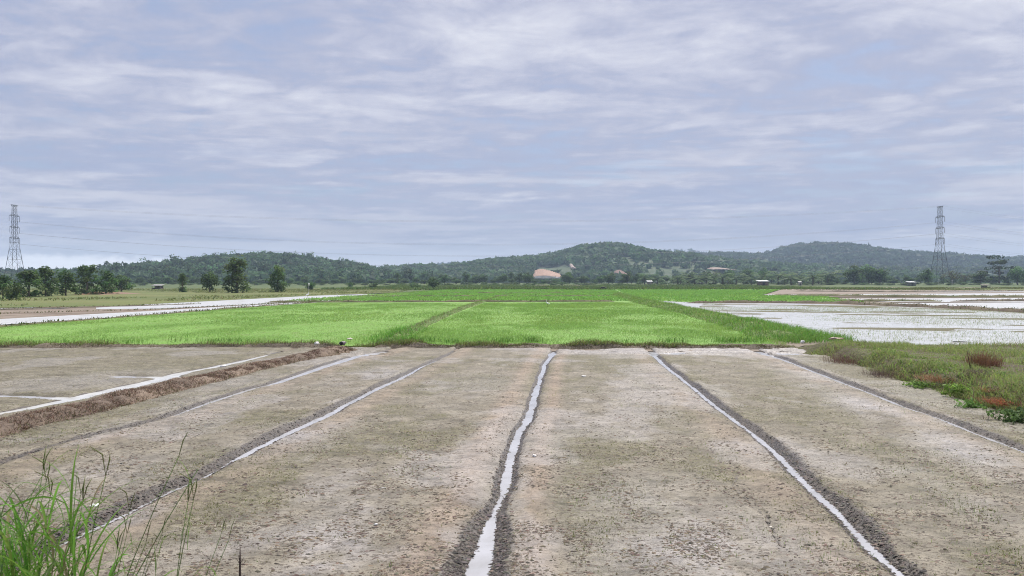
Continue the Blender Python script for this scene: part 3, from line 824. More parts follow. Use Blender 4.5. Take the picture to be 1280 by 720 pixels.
def far_weeds():
    P = []
    def add(B, m, h, w, cols, wts, spread=.9, qr=None):
        p = on_bund(B, m, spread, qr); n = len(p)
        P.append(blades(p, RNG.uniform(h[0], h[1], n), RNG.uniform(w[0], w[1], n), RNG.uniform(.2, 1.1, n), RNG.uniform(0, 6.28, n), palette(cols, wts, n)))
    GR = [(.20, .32, .07), (.24, .34, .09), (.16, .26, .06), (.27, .28, .12)]
    add(B_green, 26000, (.10, .34), (.015, .035), GR, [4, 3, 2, 1.4], 1.0)
    # taller, brighter grass at the near end of the green bund
    p = on_bund(B_green, 9000, 1.1); p = p[p[:, 1] < 44]; n = len(p)
    P.append(blades(p, RNG.uniform(.22, .46, n), RNG.uniform(.012, .022, n), RNG.uniform(.2, .9, n), RNG.uniform(0, 6.28, n), vary((.15, .30, .045), n)))
    add(B_mid, 6000, (.08, .26), (.012, .03), [(.18, .29, .07), (.25, .25, .11), (.20, .16, .10)], [3, 2, 1.4], 1.0)
    p = on_bund(B_mid, 9000, 1.9); p = p[(p[:, 1] < 40)]; p[:, 2] = np.maximum(p[:, 2], 0.0); n = len(p)
    P.append(blades(p, RNG.uniform(.2, .42, n), RNG.uniform(.012, .022, n), RNG.uniform(.2, .9, n), RNG.uniform(0, 6.28, n), vary((.14, .29, .045), n)))
    # lush grass where the green bund meets the cross bund, and darker tufts on the front edge of the rice
    n = 16000; pl = [G(890, 401), G(985, 430), G(1075, 427.5), G(1020, 417), G(940, 401)]
    q = np.array(pl); x = RNG.uniform(q[:, 0].min(), q[:, 0].max(), n); y = RNG.uniform(q[:, 1].min(), q[:, 1].max(), n)
    k = in_poly(x, y, pl); x, y = x[k], y[k]; n = len(x)
    P.append(blades(np.stack([x, y, np.zeros(n)], 1), RNG.uniform(.15, .42, n), RNG.uniform(.010, .02, n), RNG.uniform(.2, .9, n), RNG.uniform(0, 6.28, n), palette([(.16, .30, .05), (.13, .24, .045), (.20, .29, .08)], [3, 2, 2], n)))
    for a, w_, m, hh in ((665, .22, 120, .36), (632, .3, 120, .30), (565, .25, 90, .28), (520, .5, 260, .36), (488, .5, 240, .36), (742, .3, 60, .25), (842, .35, 120, .30), (770, .5, 80, .24), (930, .5, 200, .34), (905, .3, 100, .3), (300, .5, 90, .22), (265, .4, 70, .2), (80, .4, 80, .2), (170, .3, 50, .2), (20, .5, 80, .22), (220, .2, 20, .45), (140, .2, 16, .42)):
        gx, gy = G(a, 431 - RNG.uniform(0, 3)); x = gx + RNG.normal(0, w_, m); y = gy + RNG.normal(0, .25, m)
        P.append(blades(np.stack([x, y, np.full(m, .05)], 1), RNG.uniform(.5, 1.15, m) * hh, RNG.uniform(.010, .018, m), RNG.uniform(.1, .8, m), RNG.uniform(0, 6.28, m), palette([(.10, .20, .035), (.15, .26, .05), (.12, .17, .045)], [3, 2, 1], m)))
    for B in FB:
        add(B, int(B['L'] * 18), (.06, .24), (.03, .07), [(.10, .12, .035), (.14, .12, .055), (.085, .13, .03)], [3, 2, 2], .8)
    v, f, c = join(P)
    link('bund_weeds', mesh('bund_weeds', v, f, M_PLANT, c), kind='stuff', label='green weeds growing along the field bunds', category='weeds')
far_weeds()

def field_tufts():
    P = []
    def area(poly, n, h, w, cols, wts, zf=None):
        pts = [G(a, b) if b > 30 else (a, b) for a, b in poly]
        q = np.array(pts); x = RNG.uniform(q[:, 0].min(), q[:, 0].max(), n); y = RNG.uniform(q[:, 1].min(), q[:, 1].max(), n)
        k = in_poly(x, y, pts) & (fbm(x * .06, y * .04, 901, 4) > .46); x, y = x[k], y[k]; m = len(x)
        P.append(blades(np.stack([x, y, base_h(x, y) + .3], 1), RNG.uniform(h[0], h[1], m), RNG.uniform(w[0], w[1], m), RNG.uniform(.2, 1.0, m), RNG.uniform(0, 6.28, m), palette(cols, wts, m)))
    area([(-520, 389), (0, 383.5), (140, 381.6), (250, 376.4), (380, 369.8), (500, 365), (520, 361), (-520, 361)], 110000, (.12, .42), (.06, .16), [(.16, .20, .06), (.21, .24, .085), (.13, .18, .055), (.24, .20, .11)], [3, 2, 2, 1])
    area([(1050, 362.4), (1500, 362.6), (1500, 359.8), (1050, 359.8)], 30000, (.2, .6), (.1, .25), [(.13, .16, .045), (.18, .19, .06), (.10, .12, .04)], [3, 2, 2])
    P_y = RNG.uniform(232, 395, 60000); P_x = RNG.uniform(-60, 120, 60000)
    k = fbm(P_x * .05, P_y * .10, 911, 3) > .42; P_x, P_y = P_x[k], P_y[k]; m = len(P_x)
    P.append(blades(np.stack([P_x, P_y, base_h(P_x, P_y) + .2], 1), RNG.uniform(.3, 1.2, m), RNG.uniform(.15, .4, m), RNG.uniform(.2, 1.0, m), RNG.uniform(0, 6.28, m), palette([(.12, .19, .055), (.16, .22, .07), (.10, .15, .05)], [3, 2, 2], m)))
    v, f, c = join(P)
    link('field_tufts', mesh('field_tufts', v, f, M_PLANT, c), kind='stuff', label='rough grass and weeds of the far meadows', category='grass')

# ------------------------------------------------------------------ the young rice itself
def rice(poly, dens, ylim, h, w, shade, seed):
    pts = [G(a, b) for a, b in poly]
    xs = [q[0] for q in pts]; ys = [q[1] for q in pts]
    lo, hi = max(min(ys), ylim[0]), min(max(ys), ylim[1])
    n = int((max(xs) - min(xs)) * (hi - lo) * dens)
    x = RNG.uniform(min(xs), max(xs), n); y = RNG.uniform(lo, hi, n)
    gap = fbm(x * .35, y * .22, seed, 4)
    row = fbm(x * 2.2 + 3, y * 0.14, seed + 5, 3)
    k = in_poly(x, y, pts) & (np.abs(x) < y * .70 + 2) & (RNG.uniform(0, 1, n) < 0.55 + 0.5 * sm(gap, .35, .55))
    x, y, gap, row = x[k], y[k], gap[k], row[k]; n = len(x)
    c = vary(shade, n, .18, .08)
    yel = sm(fbm(x * .28, y * .13, seed + 9, 4), .50, .66)[:, None]
    c = c * (1 - .4 * yel) + c * np.array((1.30, 1.08, 1.1)) * .4 * yel
    c = c * (0.90 + 0.20 * row)[:, None]
    hh = RNG.uniform(h * .6, h * 1.25, n) * (0.75 + 0.5 * sm(gap, .3, .65))
    return blades(np.stack([x, y, np.full(n, 0.0)], 1), hh, RNG.uniform(w * .7, w * 1.3, n), RNG.uniform(.1, .8, n), RNG.uniform(0, 6.28, n), c)

MIDP = [(502, 431.5), (985, 431.5), (930, 414), (860, 396), (800, 378.5), (606, 379), (556, 399), (515, 420)]
LEFTP = [(-420, 431.5), (470, 431.5), (515, 411), (570, 388), (598, 379.5), (380, 379.5), (320, 384.5), (160, 397), (0, 410), (-300, 430)]
RSH, RSL = (.235, .405, .108), (.258, .412, .115)
v, f, c = join([rice(MIDP, 300, (28.5, 46), .12, .010, RSH, 301), rice(MIDP, 95, (46, 100), .13, .022, RSH, 301)])
link('young_rice', mesh('young_rice', v, f, M_RICE, c), kind='stuff', label='bright green young rice in the middle plot', category='rice')
v, f, c = join([rice(LEFTP, 210, (28.5, 46), .10, .010, RSL, 311), rice(LEFTP, 70, (46, 100), .11, .024, RSL, 311)])
link('young_rice', mesh('young_rice', v, f, M_RICE, c), kind='stuff', label='short bright green rice in the plot left of the middle one', category='rice')
FARP = [(600, 376.6), (798, 376.6), (790, 374), (766, 361.5), (560, 362), (340, 377.4)]
v, f, c = join([rice(FARP, 10, (97, 225), .26, .11, (.235, .41, .10), 321)])
link('young_rice', mesh('young_rice', v, f, M_RICE, c), kind='stuff', label='far strips of green rice towards the hills', category='rice')
FARR = [(800, 376.4), (870, 378), (1060, 378.8), (1080, 378), (1030, 371), (950, 369.6), (975, 362), (770, 362)]
v, f, c = join([rice(FARR, 9, (88, 225), .26, .11, (.235, .41, .10), 331)])
link('young_rice', mesh('young_rice', v, f, M_RICE, c), kind='stuff', label='green rice strip between the grassy bund and the flooded plots', category='rice')
# sparse shoots standing in the flooded plot on the right, and its low mud bars
field_tufts()
def flooded_right():
    P = []
    n = 150000
    x = RNG.uniform(9, 52, n); y = RNG.uniform(30, 92, n)
    pts = [G(a, b) for a, b in [(880, 379.6), (1045, 381.5), (1190, 386.5), (1420, 395), (1420, 430), (1110, 427), (1000, 414), (870, 388)]]
    k = in_poly(x, y, pts)
    st = fbm(x * .11, y * .22, 341, 5)
    dens = sm(st, .40, .62) * .8 + .05 + .6 * sm(y, 50, 75) * sm(st, .32, .5)
    k &= RNG.uniform(0, 1, n) < dens
    x, y = x[k], y[k]; n = len(x)
    P.append(blades(np.stack([x, y, np.zeros(n)], 1), RNG.uniform(.04, .13, n), RNG.uniform(.006, .014, n), RNG.uniform(.1, .8, n), RNG.uniform(0, 6.28, n), palette([(.23, .31, .11), (.27, .31, .15), (.19, .20, .10)], [3, 2, 1], n)))
    v, f, c = join(P)
    link('rice_shoots', mesh('rice_shoots', v, f, M_PLANT, c), kind='stuff', label='thin rice shoots standing in the flooded plot', category='rice shoots')
    xs = np.linspace(9, 60, 230); ys = np.linspace(29, 92, 230)
    X, Y = np.meshgrid(xs, ys)
    a = X * .955 - Y * .12
    Z = -0.06 + 0.11 * sm(fbm(a * .13, (Y + X * .28) * .42, 351, 5), .50, .70) + (fbm(X * .9, Y * .9, 355, 2) - .5) * .03
    i = np.arange(X.size).reshape(X.shape)
    f = np.stack([i[:-1, :-1], i[:-1, 1:], i[1:, 1:], i[1:, :-1]], -1).reshape(-1, 4)
    cen = np.stack([X, Y], -1).reshape(-1, 2)[f].mean(1)
    f = f[in_poly(cen[:, 0], cen[:, 1], pts)]
    used = np.unique(f); re = np.full(X.size, -1); re[used] = np.arange(len(used))
    V = np.stack([X, Y, Z], -1).reshape(-1, 3)[used]
    link('mud_bars', mesh('mud_bars', V, re[f], M_SOIL, np.tile((.125, .115, .065), (len(V), 1)), True), kind='structure')
flooded_right()


# ------------------------------------------------------------------ hills
def hill(name, D, Lf, Lb, px, mat, add=0.0, seed=0, dx=12.0, ny=40, lump=4.0):
    """a ridge at distance D; its skyline is given as (column, row) of the photograph"""
    p = np.array(px, float)
    X0, X1 = at(p[0, 0], D), at(p[-1, 0], D)
    xs = np.arange(X0, X1, dx)
    zr = np.interp(xs, (p[:, 0] - 640) / FOC * D, CAM_H + (HOR - p[:, 1]) / FOC * D) + add
    t = np.linspace(-1, 1, ny)
    ys = np.where(t < 0, D + t * Lf, D + t * Lb)
    X, Y = np.meshgrid(xs, ys)
    prof = np.where(t < 0, sm(t, -1, 0.0), 1 - 0.9 * sm(t, 0, 1.0))
    Z = 0.5 + (np.maximum(zr, 0)[None] - 0.5) * prof[:, None] + (fbm(X / 60, Y / 60, seed, 4) - .5) * lump * 2 * (prof * (1 - prof) * 4 * .8 + .2)[:, None] - 1.2 * (1 - prof[:, None])
    i = np.arange(X.size).reshape(X.shape)
    f = np.stack([i[:-1, :-1], i[:-1, 1:], i[1:, 1:], i[1:, :-1]], -1).reshape(-1, 4)
    link(name, mesh(name, np.stack([X, Y, Z], -1).reshape(-1, 3), f, mat, None, True), kind='structure')
    def hz(x, y):
        a = np.interp(x, xs, zr)
        tt = np.where(y < D, (y - D) / Lf, (y - D) / Lb)
        pr = np.where(tt < 0, sm(tt, -1, 0), 1 - .9 * sm(tt, 0, 1))
        return 0.5 + (np.maximum(a, 0) - .5) * pr + (fbm(x / 60, y / 60, seed, 4) - .5) * lump * 2 * (pr * (1 - pr) * 3.2 + .2) - 1.2 * (1 - pr)
    return hz

SKY_A = [(60, 354), (120, 353), (165, 347), (190, 345), (215, 343), (250, 337), (285, 330), (318, 327), (350, 326), (385, 329), (405, 334), (430, 336), (462, 340), (480, 345), (510, 351), (545, 355), (600, 357)]
SKY_B = [(430, 352), (470, 346), (500, 341), (515, 339), (535, 338.5), (560, 339), (590, 334), (620, 331), (655, 328.5), (690, 325), (715, 318), (735, 313), (760, 311), (785, 314), (800, 319), (822, 322), (845, 323), (870, 328), (900, 331), (940, 335), (990, 339), (1040, 344), (1100, 350), (1160, 354)]
SKY_C = [(790, 338), (830, 327), (858, 324), (900, 323.5), (950, 324.5), (970, 318), (990, 313), (1012, 311), (1040, 311), (1062, 315), (1090, 320), (1115, 322), (1160, 324), (1200, 328), (1240, 330), (1270, 328), (1320, 322), (1400, 318), (1500, 326), (1600, 340)]
SKY_D = [(480, 346), (545, 337.5), (575, 334.5), (605, 332), (640, 334), (700, 338), (760, 332), (815, 321), (838, 318.5), (865, 320), (900, 326), (1000, 334), (1200, 334), (1300, 330), (1500, 334)]
SKY_E = [(760, 354), (800, 350), (840, 344), (870, 338), (900, 334), (940, 335), (965, 338), (1000, 336), (1040, 335), (1075, 338), (1120, 341), (1180, 339), (1240, 341), (1300, 338), (1400, 340), (1480, 352)]
SKY_L = [(-420, 344), (-300, 340), (-150, 343), (-40, 345), (40, 346), (110, 345), (160, 347), (220, 351), (280, 354)]
hA = hill('hill', 820, 300, 300, SKY_A, M_FOREST, 0, 401)
hB = hill('hill', 1180, 420, 400, SKY_B, M_HILL, 0, 411)
hE = hill('hill', 1250, 360, 300, SKY_E, M_HILL, 0, 441)
hC = hill('hill', 1800, 600, 500, SKY_C, M_FOREST, 0, 421, 18)
hD = hill('hill', 3000, 500, 400, SKY_D, M_HILL, 0, 431, 30)
hL = hill('hill', 900, 200, 200, SKY_L, M_FOREST, 0, 451)


# ------------------------------------------------------------------ trees
LIMB = 0
def leaf_cloud(centers, radii, n_each, size, tints, squash=0.8, rng=RNG):
    """leaf-sized quads spread through the shells of many small clumps"""
    V = []; C = []
    for c, r, t in zip(centers, radii, tints):
        n = n_each
        d = rng.normal(0, 1, (n, 3)); d /= np.linalg.norm(d, axis=1)[:, None]
        q = c + d * (r * rng.uniform(.45, 1.05, n) ** .6)[:, None] * np.array([1, 1, squash])
        nor = d + rng.normal(0, .55, (n, 3)) + np.array([0, 0, .35]); nor /= np.linalg.norm(nor, axis=1)[:, None]
        a = np.cross(nor, rng.normal(0, 1, (n, 3))); a /= np.linalg.norm(a, axis=1)[:, None]
        b = np.cross(nor, a)
        s = (size * rng.uniform(.55, 1.3, n))[:, None]
        a = a * s * .5; b = b * s * .34
        V.append(np.stack([q - a, q + b - a * .1, q + a, q - b + a * .1], 1).reshape(-1, 3))
        C.append(np.repeat(t * rng.uniform(.7, 1.3, (n, 1)), 4, 0))
    V = np.concatenate(V); C = np.concatenate(C)
    F = np.arange(len(V)).reshape(-1, 4)
    return V, F, C

def tree_meshes(seed, h=6.0, w=4.0, bare=0.18, clumps=24, leaves=26, leaf=.42, col=(.06, .10, .03), shape='round', name='tree', trunk_r=None):
    rg = np.random.default_rng(seed)
    C = []; Rr = []; T = []
    for k in range(clumps):
        if shape == 'round':
            d = rg.normal(0, 1, 3); d /= np.linalg.norm(d); rr = rg.uniform(.25, .88)
            c = np.array([d[0] * w / 2 * rr, d[1] * w / 2 * rr, h * (bare + (1 - bare) * .5) + d[2] * h * (1 - bare) * .46 * rr])
        elif shape == 'ragged':             # stepped branches with tufts standing off at the top and sides
            zf = rg.uniform(0, 1) ** .8; ww = w / 2 * (1.0 - .62 * zf) * rg.uniform(.3, 1.1); a = rg.uniform(0, 6.28)
            c = np.array([math.cos(a) * ww, math.sin(a) * ww, h * (bare + (1 - bare) * zf * .97)])
        elif shape == 'column':
            zf = rg.uniform(0, 1); ww = w / 2 * (math.sin(math.pi * min(.98, .18 + .80 * zf)) ** .7) * rg.uniform(.2, .8); a = rg.uniform(0, 6.28)
            c = np.array([math.cos(a) * ww, math.sin(a) * ww, h * (bare + (1 - bare) * .92 * zf)])
        else:                                # flat layered plates
            lv = rg.integers(0, 5); zf = .25 + lv * .18; ww = w / 2 * rg.uniform(.15, 1) * (1.08 - .5 * abs(zf - .5)); a = rg.uniform(0, 6.28)
            c = np.array([math.cos(a) * ww, math.sin(a) * ww, h * zf + rg.normal(0, .02) * h])
        C.append(c)
        base_r = {'round': .2, 'ragged': .15, 'column': .22, 'layer': .16}[shape]
        Rr.append(w * base_r * rg.uniform(.6, 1.25))
        T.append(np.array(col) * rg.uniform(.6, 1.5) * rg.uniform(.88, 1.12, 3))
    v, f, c = leaf_cloud(np.array(C), np.array(Rr), leaves, leaf, T, .5 if shape == 'layer' else .8, rg)
    v[:, 2] = np.maximum(v[:, 2], 0.05)
    v[:, 2] *= h / v[:, 2].max()
    crown = mesh(name + '_crown', v, f, M_TREE, c)
    mb = MB(); mb.cur = (.15, .125, .10)
    r = trunk_r or h * .022
    lean = rg.normal(0, .02, 2) * h
    top = np.array([lean[0], lean[1], h * .72])
    pts = [(0, 0, -.25), (lean[0] * .2, lean[1] * .2, h * .22), (lean[0] * .6, lean[1] * .6, h * .48), tuple(top)]
    mb.tube(pts, [r * 1.35, r, r * .7, r * .3], 7)
    for k in range(5):
        j = rg.integers(0, len(C)); z0 = h * rg.uniform(.2, .5)
        b = np.array([lean[0] * z0 / h, lean[1] * z0 / h, z0])
        m = (b + C[j]) / 2 + np.array([0, 0, -.04 * h])
        mb.tube([b, m, C[j]], [r * .5, r * .35, r * .12], 5)
    trunk = mb.mesh(name + '_trunk', M_BARK)
    return trunk, crown, h, w

def tree_thing(name, label, cat, tm, x, y, h, w, z=None, rz=0.0, group=None):
    tr, cr, H, W = tm
    t = thing(name, label, cat, (x, y, base_h(np.array(x), np.array(y)) if z is None else z), rz, group)
    t.scale = (w / W, w / W, h / H)
    link('trunk', tr, t); link('crown', cr, t)
    return t

RAG = [tree_meshes(600 + k, 6, 4.6, .0, 52, 34, .40, (.102, .165, .058), 'ragged', 'ragged_tree') for k in range(5)]
RND = [tree_meshes(620 + k, 7, 5.5, .02, 40, 36, .50, (.098, .158, .058), 'round', 'round_tree') for k in range(4)]
CLM = [tree_meshes(640 + k, 8, 4.4, .08, 44, 36, .46, (.112, .175, .060), 'column', 'column_tree') for k in range(3)]
LAY = [tree_meshes(660 + k, 14, 12, .2, 30, 26, 1.0, (.050, .074, .036), 'layer', 'layered_tree') for k in range(1)]
BSH = [tree_meshes(680 + k, 3, 4, .0, 20, 34, .36, (.094, .146, .052), 'round', 'bush') for k in range(3)]
PALE = [tree_meshes(700 + k, 9, 9, .2, 22, 16, .8, (.135, .140, .085), 'round', 'pale_tree') for k in range(2)]

def plant(px, base, top, wpx, tm, name, label, cat, d=None, group=None):
    d = d or min(430.0, FOC * (CAM_H + .3) / (base - HOR))
    x = at(px, d); z = float(base_h(np.array(x), np.array(d)))
    return tree_thing(name, label, cat, tm, x, d, max(1.0, zpx(top, d) - z), wpx / FOC * d, z, random.uniform(0, 6.28), group)

LT = [  # the row of ragged trees on the left
    (4, 377, 343, 24, RAG[0], 'dense dark tree cut by the left edge of the picture'),
    (20, 378, 352, 20, BSH[0], 'low bushy growth in front of the leftmost trees'),
    (36, 374, 337, 30, RAG[1], 'broad ragged tree just right of the left pylon foot'),
    (57, 373, 332, 28, RAG[2], 'tall ragged tree with a hole in its crown, third from the left edge'),
    (82, 372, 335.5, 25, RAG[3], 'tapering ragged tree standing over bare reddish earth'),
    (109, 370, 330, 27, RAG[4], 'tallest ragged tree of the left row with a tufted top'),
    (132, 370, 337, 28, RAG[0], 'ragged tree with a single tuft sticking up, right of the tallest one'),
    (152, 366, 343.5, 26, RND[0], 'round dark tree closing the right end of the left row'),
]
for i, (px, b, t, w, tm, lab) in enumerate(LT):
    plant(px, b, t, w * 1.28, tm, 'bush' if tm in BSH else 'ragged_tree', lab, 'bush' if tm in BSH else 'tree', group='row of trees on the left')
MT = [
    (228.5, 367, 341, 15, CLM[0], 'slim light green tree, smallest of the four in front of the forested hill'),
    (262, 367, 337.5, 22, RND[1], 'round-headed tree second of the four in front of the forested hill'),
    (296, 368, 318.5, 36, CLM[1], 'tallest tree with a pale trunk in front of the forested hill'),
    (347, 367, 331, 25, CLM[2], 'dense oval tree rightmost of the four in front of the forested hill'),
]
for px, b, t, w, tm, lab in MT:
    plant(px, b, t, w, tm, 'field_tree', lab, 'tree', group='trees standing in the field before the hill')
BT = [
    (388, 364, 351.5, 15, RND[2], 'tree', 'small loose tree beside the white post'),
    (438, 361, 352, 10, BSH[0], 'bush', 'small bush at the foot of the forested hill'),
    (467, 362, 352.5, 13, BSH[1], 'bush', 'round bush standing alone left of the paler twin bush'),
    (518, 362, 351.5, 16, BSH[2], 'bush', 'pale round bush left of the dark round tree'),
    (541, 362, 346, 17, RND[3], 'tree', 'dark round tree standing right of the pale bush'),
    (497, 358, 341, 7, CLM[0], 'tree', 'thin pointed tree rising over the hill saddle'),
]
for px, b, t, w, tm, cat, lab in BT:
    plant(px, b, t, w, tm, 'round_tree' if cat == 'tree' else 'bush', lab, cat)
RT = [
    (1068, 331.5, 27, RND[0], 'dark round tree at the left of the clump by the flooded fields'),
    (1086, 330, 28, RND[1], 'middle tree of the dark clump by the flooded fields'),
    (1100, 334, 22, RND[2], 'lower tree at the right of the dark clump by the flooded fields'),
    (1159, 335, 18, RND[3], 'fresh green tree left of the right pylon'),
    (1190, 338, 24, PALE[0], 'pale dry-looking tree beside the foot of the right pylon'),
    (1206, 341, 16, PALE[1], 'smaller pale tree right of the right pylon'),
    (1226, 338, 26, RND[0], 'dark green tree left of the flat-topped tree'),
    (1249, 318.5, 34, LAY[0], 'tall flat-topped dark tree with layered branches on the right'),
    (1272, 332, 24, RND[1], 'dark tree at the right edge below the flat-topped one'),
]
for px, t, w, tm, lab in RT:
    plant(px, 357.5, t, w, tm, 'valley_tree', lab, 'tree', d=430 + random.uniform(-12, 12), group='trees along the right of the valley')

ORD = ('first second third fourth fifth sixth seventh eighth ninth tenth eleventh twelfth thirteenth fourteenth fifteenth sixteenth seventeenth eighteenth nineteenth twentieth').split()
def ordinal(k):
    if k < 20: return ORD[k]
    tens = {2: 'twenty', 3: 'thirty', 4: 'forty'}[(k + 1) // 10]
    return tens + '-' + ORD[(k + 1) % 10 - 1] if (k + 1) % 10 else {3: 'thirtieth', 4: 'fortieth'}[(k + 1) // 10]
ZONES = [(0, 296, 'left of the tallest field tree'), (296, 400, 'between tallest field tree and white post'), (400, 545, 'between white post and dark round tree'),
         (545, 667, 'between dark round tree and orange earth cut'), (667, 755, 'between earth cut and dark animal'), (755, 870, 'between dark animal and palm grove'),
         (870, 985, 'behind the palm grove'), (985, 1068, 'between palm grove and dark clump'), (1068, 1174, 'between dark clump and right pylon'), (1174, 1400, 'right of the right pylon')]
def number_by_zone(items, fmt):
    """items: (picture column, thing); each gets its place within its stretch of the valley"""
    for a, b, ph in ZONES:
        for k, (q, o) in enumerate(sorted([i for i in items if a <= i[0] < b], key=lambda i: i[0])):
            o['label'] = fmt.format(ordinal(k), ph)
# the long tree line at the foot of the hills
random.seed(21)
line = []
for px in list(np.arange(165, 545, 11.0)) + list(np.arange(552, 868, 7.0)) + list(np.arange(985, 1290, 10.5)):
    q = px + random.uniform(-4, 4)
    if 666 < q < 705:
        t = random.uniform(348, 351)
    elif q < 545: t = random.uniform(345, 351)
    elif q < 870: t = random.uniform(339, 349)
    else: t = random.uniform(343, 350)
    line.append((q, t, random.uniform(9, 18)))
pool = RND + CLM + RND
NL = []; NB = []
for q, t, w in line:
    d = random.uniform(440, 520)
    NL.append((q, plant(q, 356, t, w, random.choice(pool), 'valley_tree', 'small green tree in the long line at the foot of the hills', 'tree', d=d, group='line of trees at the foot of the hills')))
for px in np.arange(160, 1300, 13.0):       # low scrub under the line
    q = px + random.uniform(-5, 5)
    d = random.uniform(400, 436)
    if 925 < q < 975: d = 445
    NB.append((q, plant(q, 357, random.uniform(351.5, 354.0), random.uniform(10, 20), random.choice(BSH), 'bush', 'low green bush in the scrub along the far edge of the fields', 'bush', d=d, group='scrub along the far edge of the fields')))
number_by_zone(NL, '{} small hill-foot tree from left, {}')
number_by_zone(NB, '{} low scrub bush from left, {}')

# palms
def palm_meshes(seed):
    rg = np.random.default_rng(seed)
    mb = MB(); mb.cur = (.13, .11, .085)
    h = 1.9
    mb.tube([(0, 0, -.2), (.1, .05, h * .5), (.15, .1, h)], [.26, .2, .17], 7)
    tr = mb.mesh('palm_trunk', M_BARK)
    fr = []
    for k in range(4):                       # four different fronds, reused around the head
        L = rg.uniform(3.0, 4.0); up = (.35, .8, 1.25, .1)[k]
        V = []; F = []; C = []; n = 0
        for sgn in (-1, 1):
            for s in np.linspace(.12, 1, 9):
                x = L * s * math.cos(up * (1 - .6 * s)); z = L * (math.sin(up) * s - .62 * s * s)
                l = .9 * math.sin(math.pi * (.12 + .82 * s)) + .15
                p = np.array([x, 0, z]); e = p + np.array([.35 * l, sgn * l, -.30 * l])
                V += [p + [-.22, 0, 0], p + [.22, 0, 0], e]; F.append((n, n + 1, n + 2)); n += 3
                C += [np.array((.115, .180, .070)) * rg.uniform(.7, 1.35)] * 3
        fr.append(mesh('frond', V, np.array(F), M_TREE, np.array(C)))
    return tr, fr, h
PALM = [palm_meshes(800), palm_meshes(801)]
def palm(x, y, z, s, label, group):
    tr, fr, h = random.choice(PALM)
    t = thing('palm_tree', label, 'palm tree', (x, y, z), random.uniform(0, 6.28), group)
    t.scale = (s, s, s * random.uniform(.9, 1.25))
    link('trunk', tr, t)
    for k in range(13):
        o = link('frond', fr[k % 4], t)
        o.location = (.15, .1, h - .05)
        o.rotation_euler = (random.uniform(-.1, .1), random.uniform(-.1, .1), k * 2.399 + random.uniform(-.3, .3))
    return t
NP = []
for px in np.arange(846, 1048, 6.3):
    q = px + random.uniform(-2.5, 2.5); d = random.uniform(405, 455)
    if 940 < q < 968: d = random.uniform(455, 475)
    NP.append((q, palm(at(q, d), d, float(base_h(np.array(0.), np.array(d))), random.uniform(1.25, 1.95), 'palm with drooping fronds in the grove behind the rice', 'palms in the grove behind the rice')))
for k, (q, o) in enumerate(sorted(NP, key=lambda i: i[0])):
    o['label'] = f'{ordinal(k)} palm from the left in the grove behind the green rice'
for q, lab in ((806, 'palm standing at the left of the white-roofed shelter'), (822, 'palm standing at the right of the white-roofed shelter')):
    d = 420; palm(at(q, d), d, float(base_h(np.array(0.), np.array(d))), 1.6, lab, None)
M_S = [(883, 338, 18, RND[3]), (911, 337, 18, RND[1]), (934, 335, 16, RND[2]), (955, 334, 16, RND[0]), (1024, 342, 16, RND[2]), (896, 338, 16, PALE[0])]
for (q, t, w, tm), lab in zip(M_S, ('leafy tree rising behind the left end of the palm grove', 'leafy tree behind the palms, left of the reddish hut by two trees', 'leafy tree behind the palms just left of the reddish hut', 'broad dark tree rising right behind the reddish hut', 'low leafy tree at the right end of the palm grove', 'pale thin-leaved tree behind the left part of the palm grove')):
    plant(q, 356, t, w, tm, 'valley_tree', lab, 'tree', d=random.uniform(500, 540), group='taller trees behind the palm grove')

# forest on the near left hill: single trees
FT = [tree_meshes(720 + k, 10, 9.5, .0, 18, 26, 1.25, (.098, .158, .076), 'round', 'forest_tree')[1] for k in range(6)]
n = 0; rg = np.random.default_rng(91)
while n < 230:
    q = rg.uniform(120, 545); t = rg.uniform(0, 1) ** .8
    y = 820 - 290 * (1 - t) + (rg.uniform(0, 40) if t > .95 else 0)
    x = at(q, y)
    z = float(hA(np.array([x]), np.array([y]))[0])
    if z < 1 and rg.uniform() < .7:
        continue
    s = rg.uniform(.9, 1.4) * (1.15 if z < 3 else 1)
    o = thing('hillside_tree', 'dark green tree in the closed forest over the near left hill', 'tree', (x, y, z - 1.2), rg.uniform(0, 6.28), 'forest trees on the near left hill', FT[rg.integers(0, 6)])
    o.scale = (s, s, s * rg.uniform(.85, 1.2))
    n += 1
for q, s, lab in ((237, 1.25, 'tallest pointed tree on the left slope skyline of the near left hill'), (231, .9, 'lower skyline tree just left of the tallest pointed one'), (318, 1.05, 'skyline tree left of the highest one on the near left hill top'), (328, 1.1, 'highest skyline tree on the top of the near left hill'), (312, .95, 'small skyline tree above the tallest field tree, on its right'), (336, .9, 'skyline tree above and left of the dense oval field tree'), (300, 1.0, 'skyline tree straight above the tallest field tree'), (182, 1.1, 'dark rounded tree at the low left end of the forested hill')):
    y = 815; x = at(q, y); z = float(hA(np.array([x]), np.array([y]))[0])
    o = thing('hillside_tree', lab, 'tree', (x, y, z), rg.uniform(0, 6.28), 'skyline trees of the near left hill', FT[rg.integers(0, 6)])
    o.scale = (s * .8, s * .8, s)

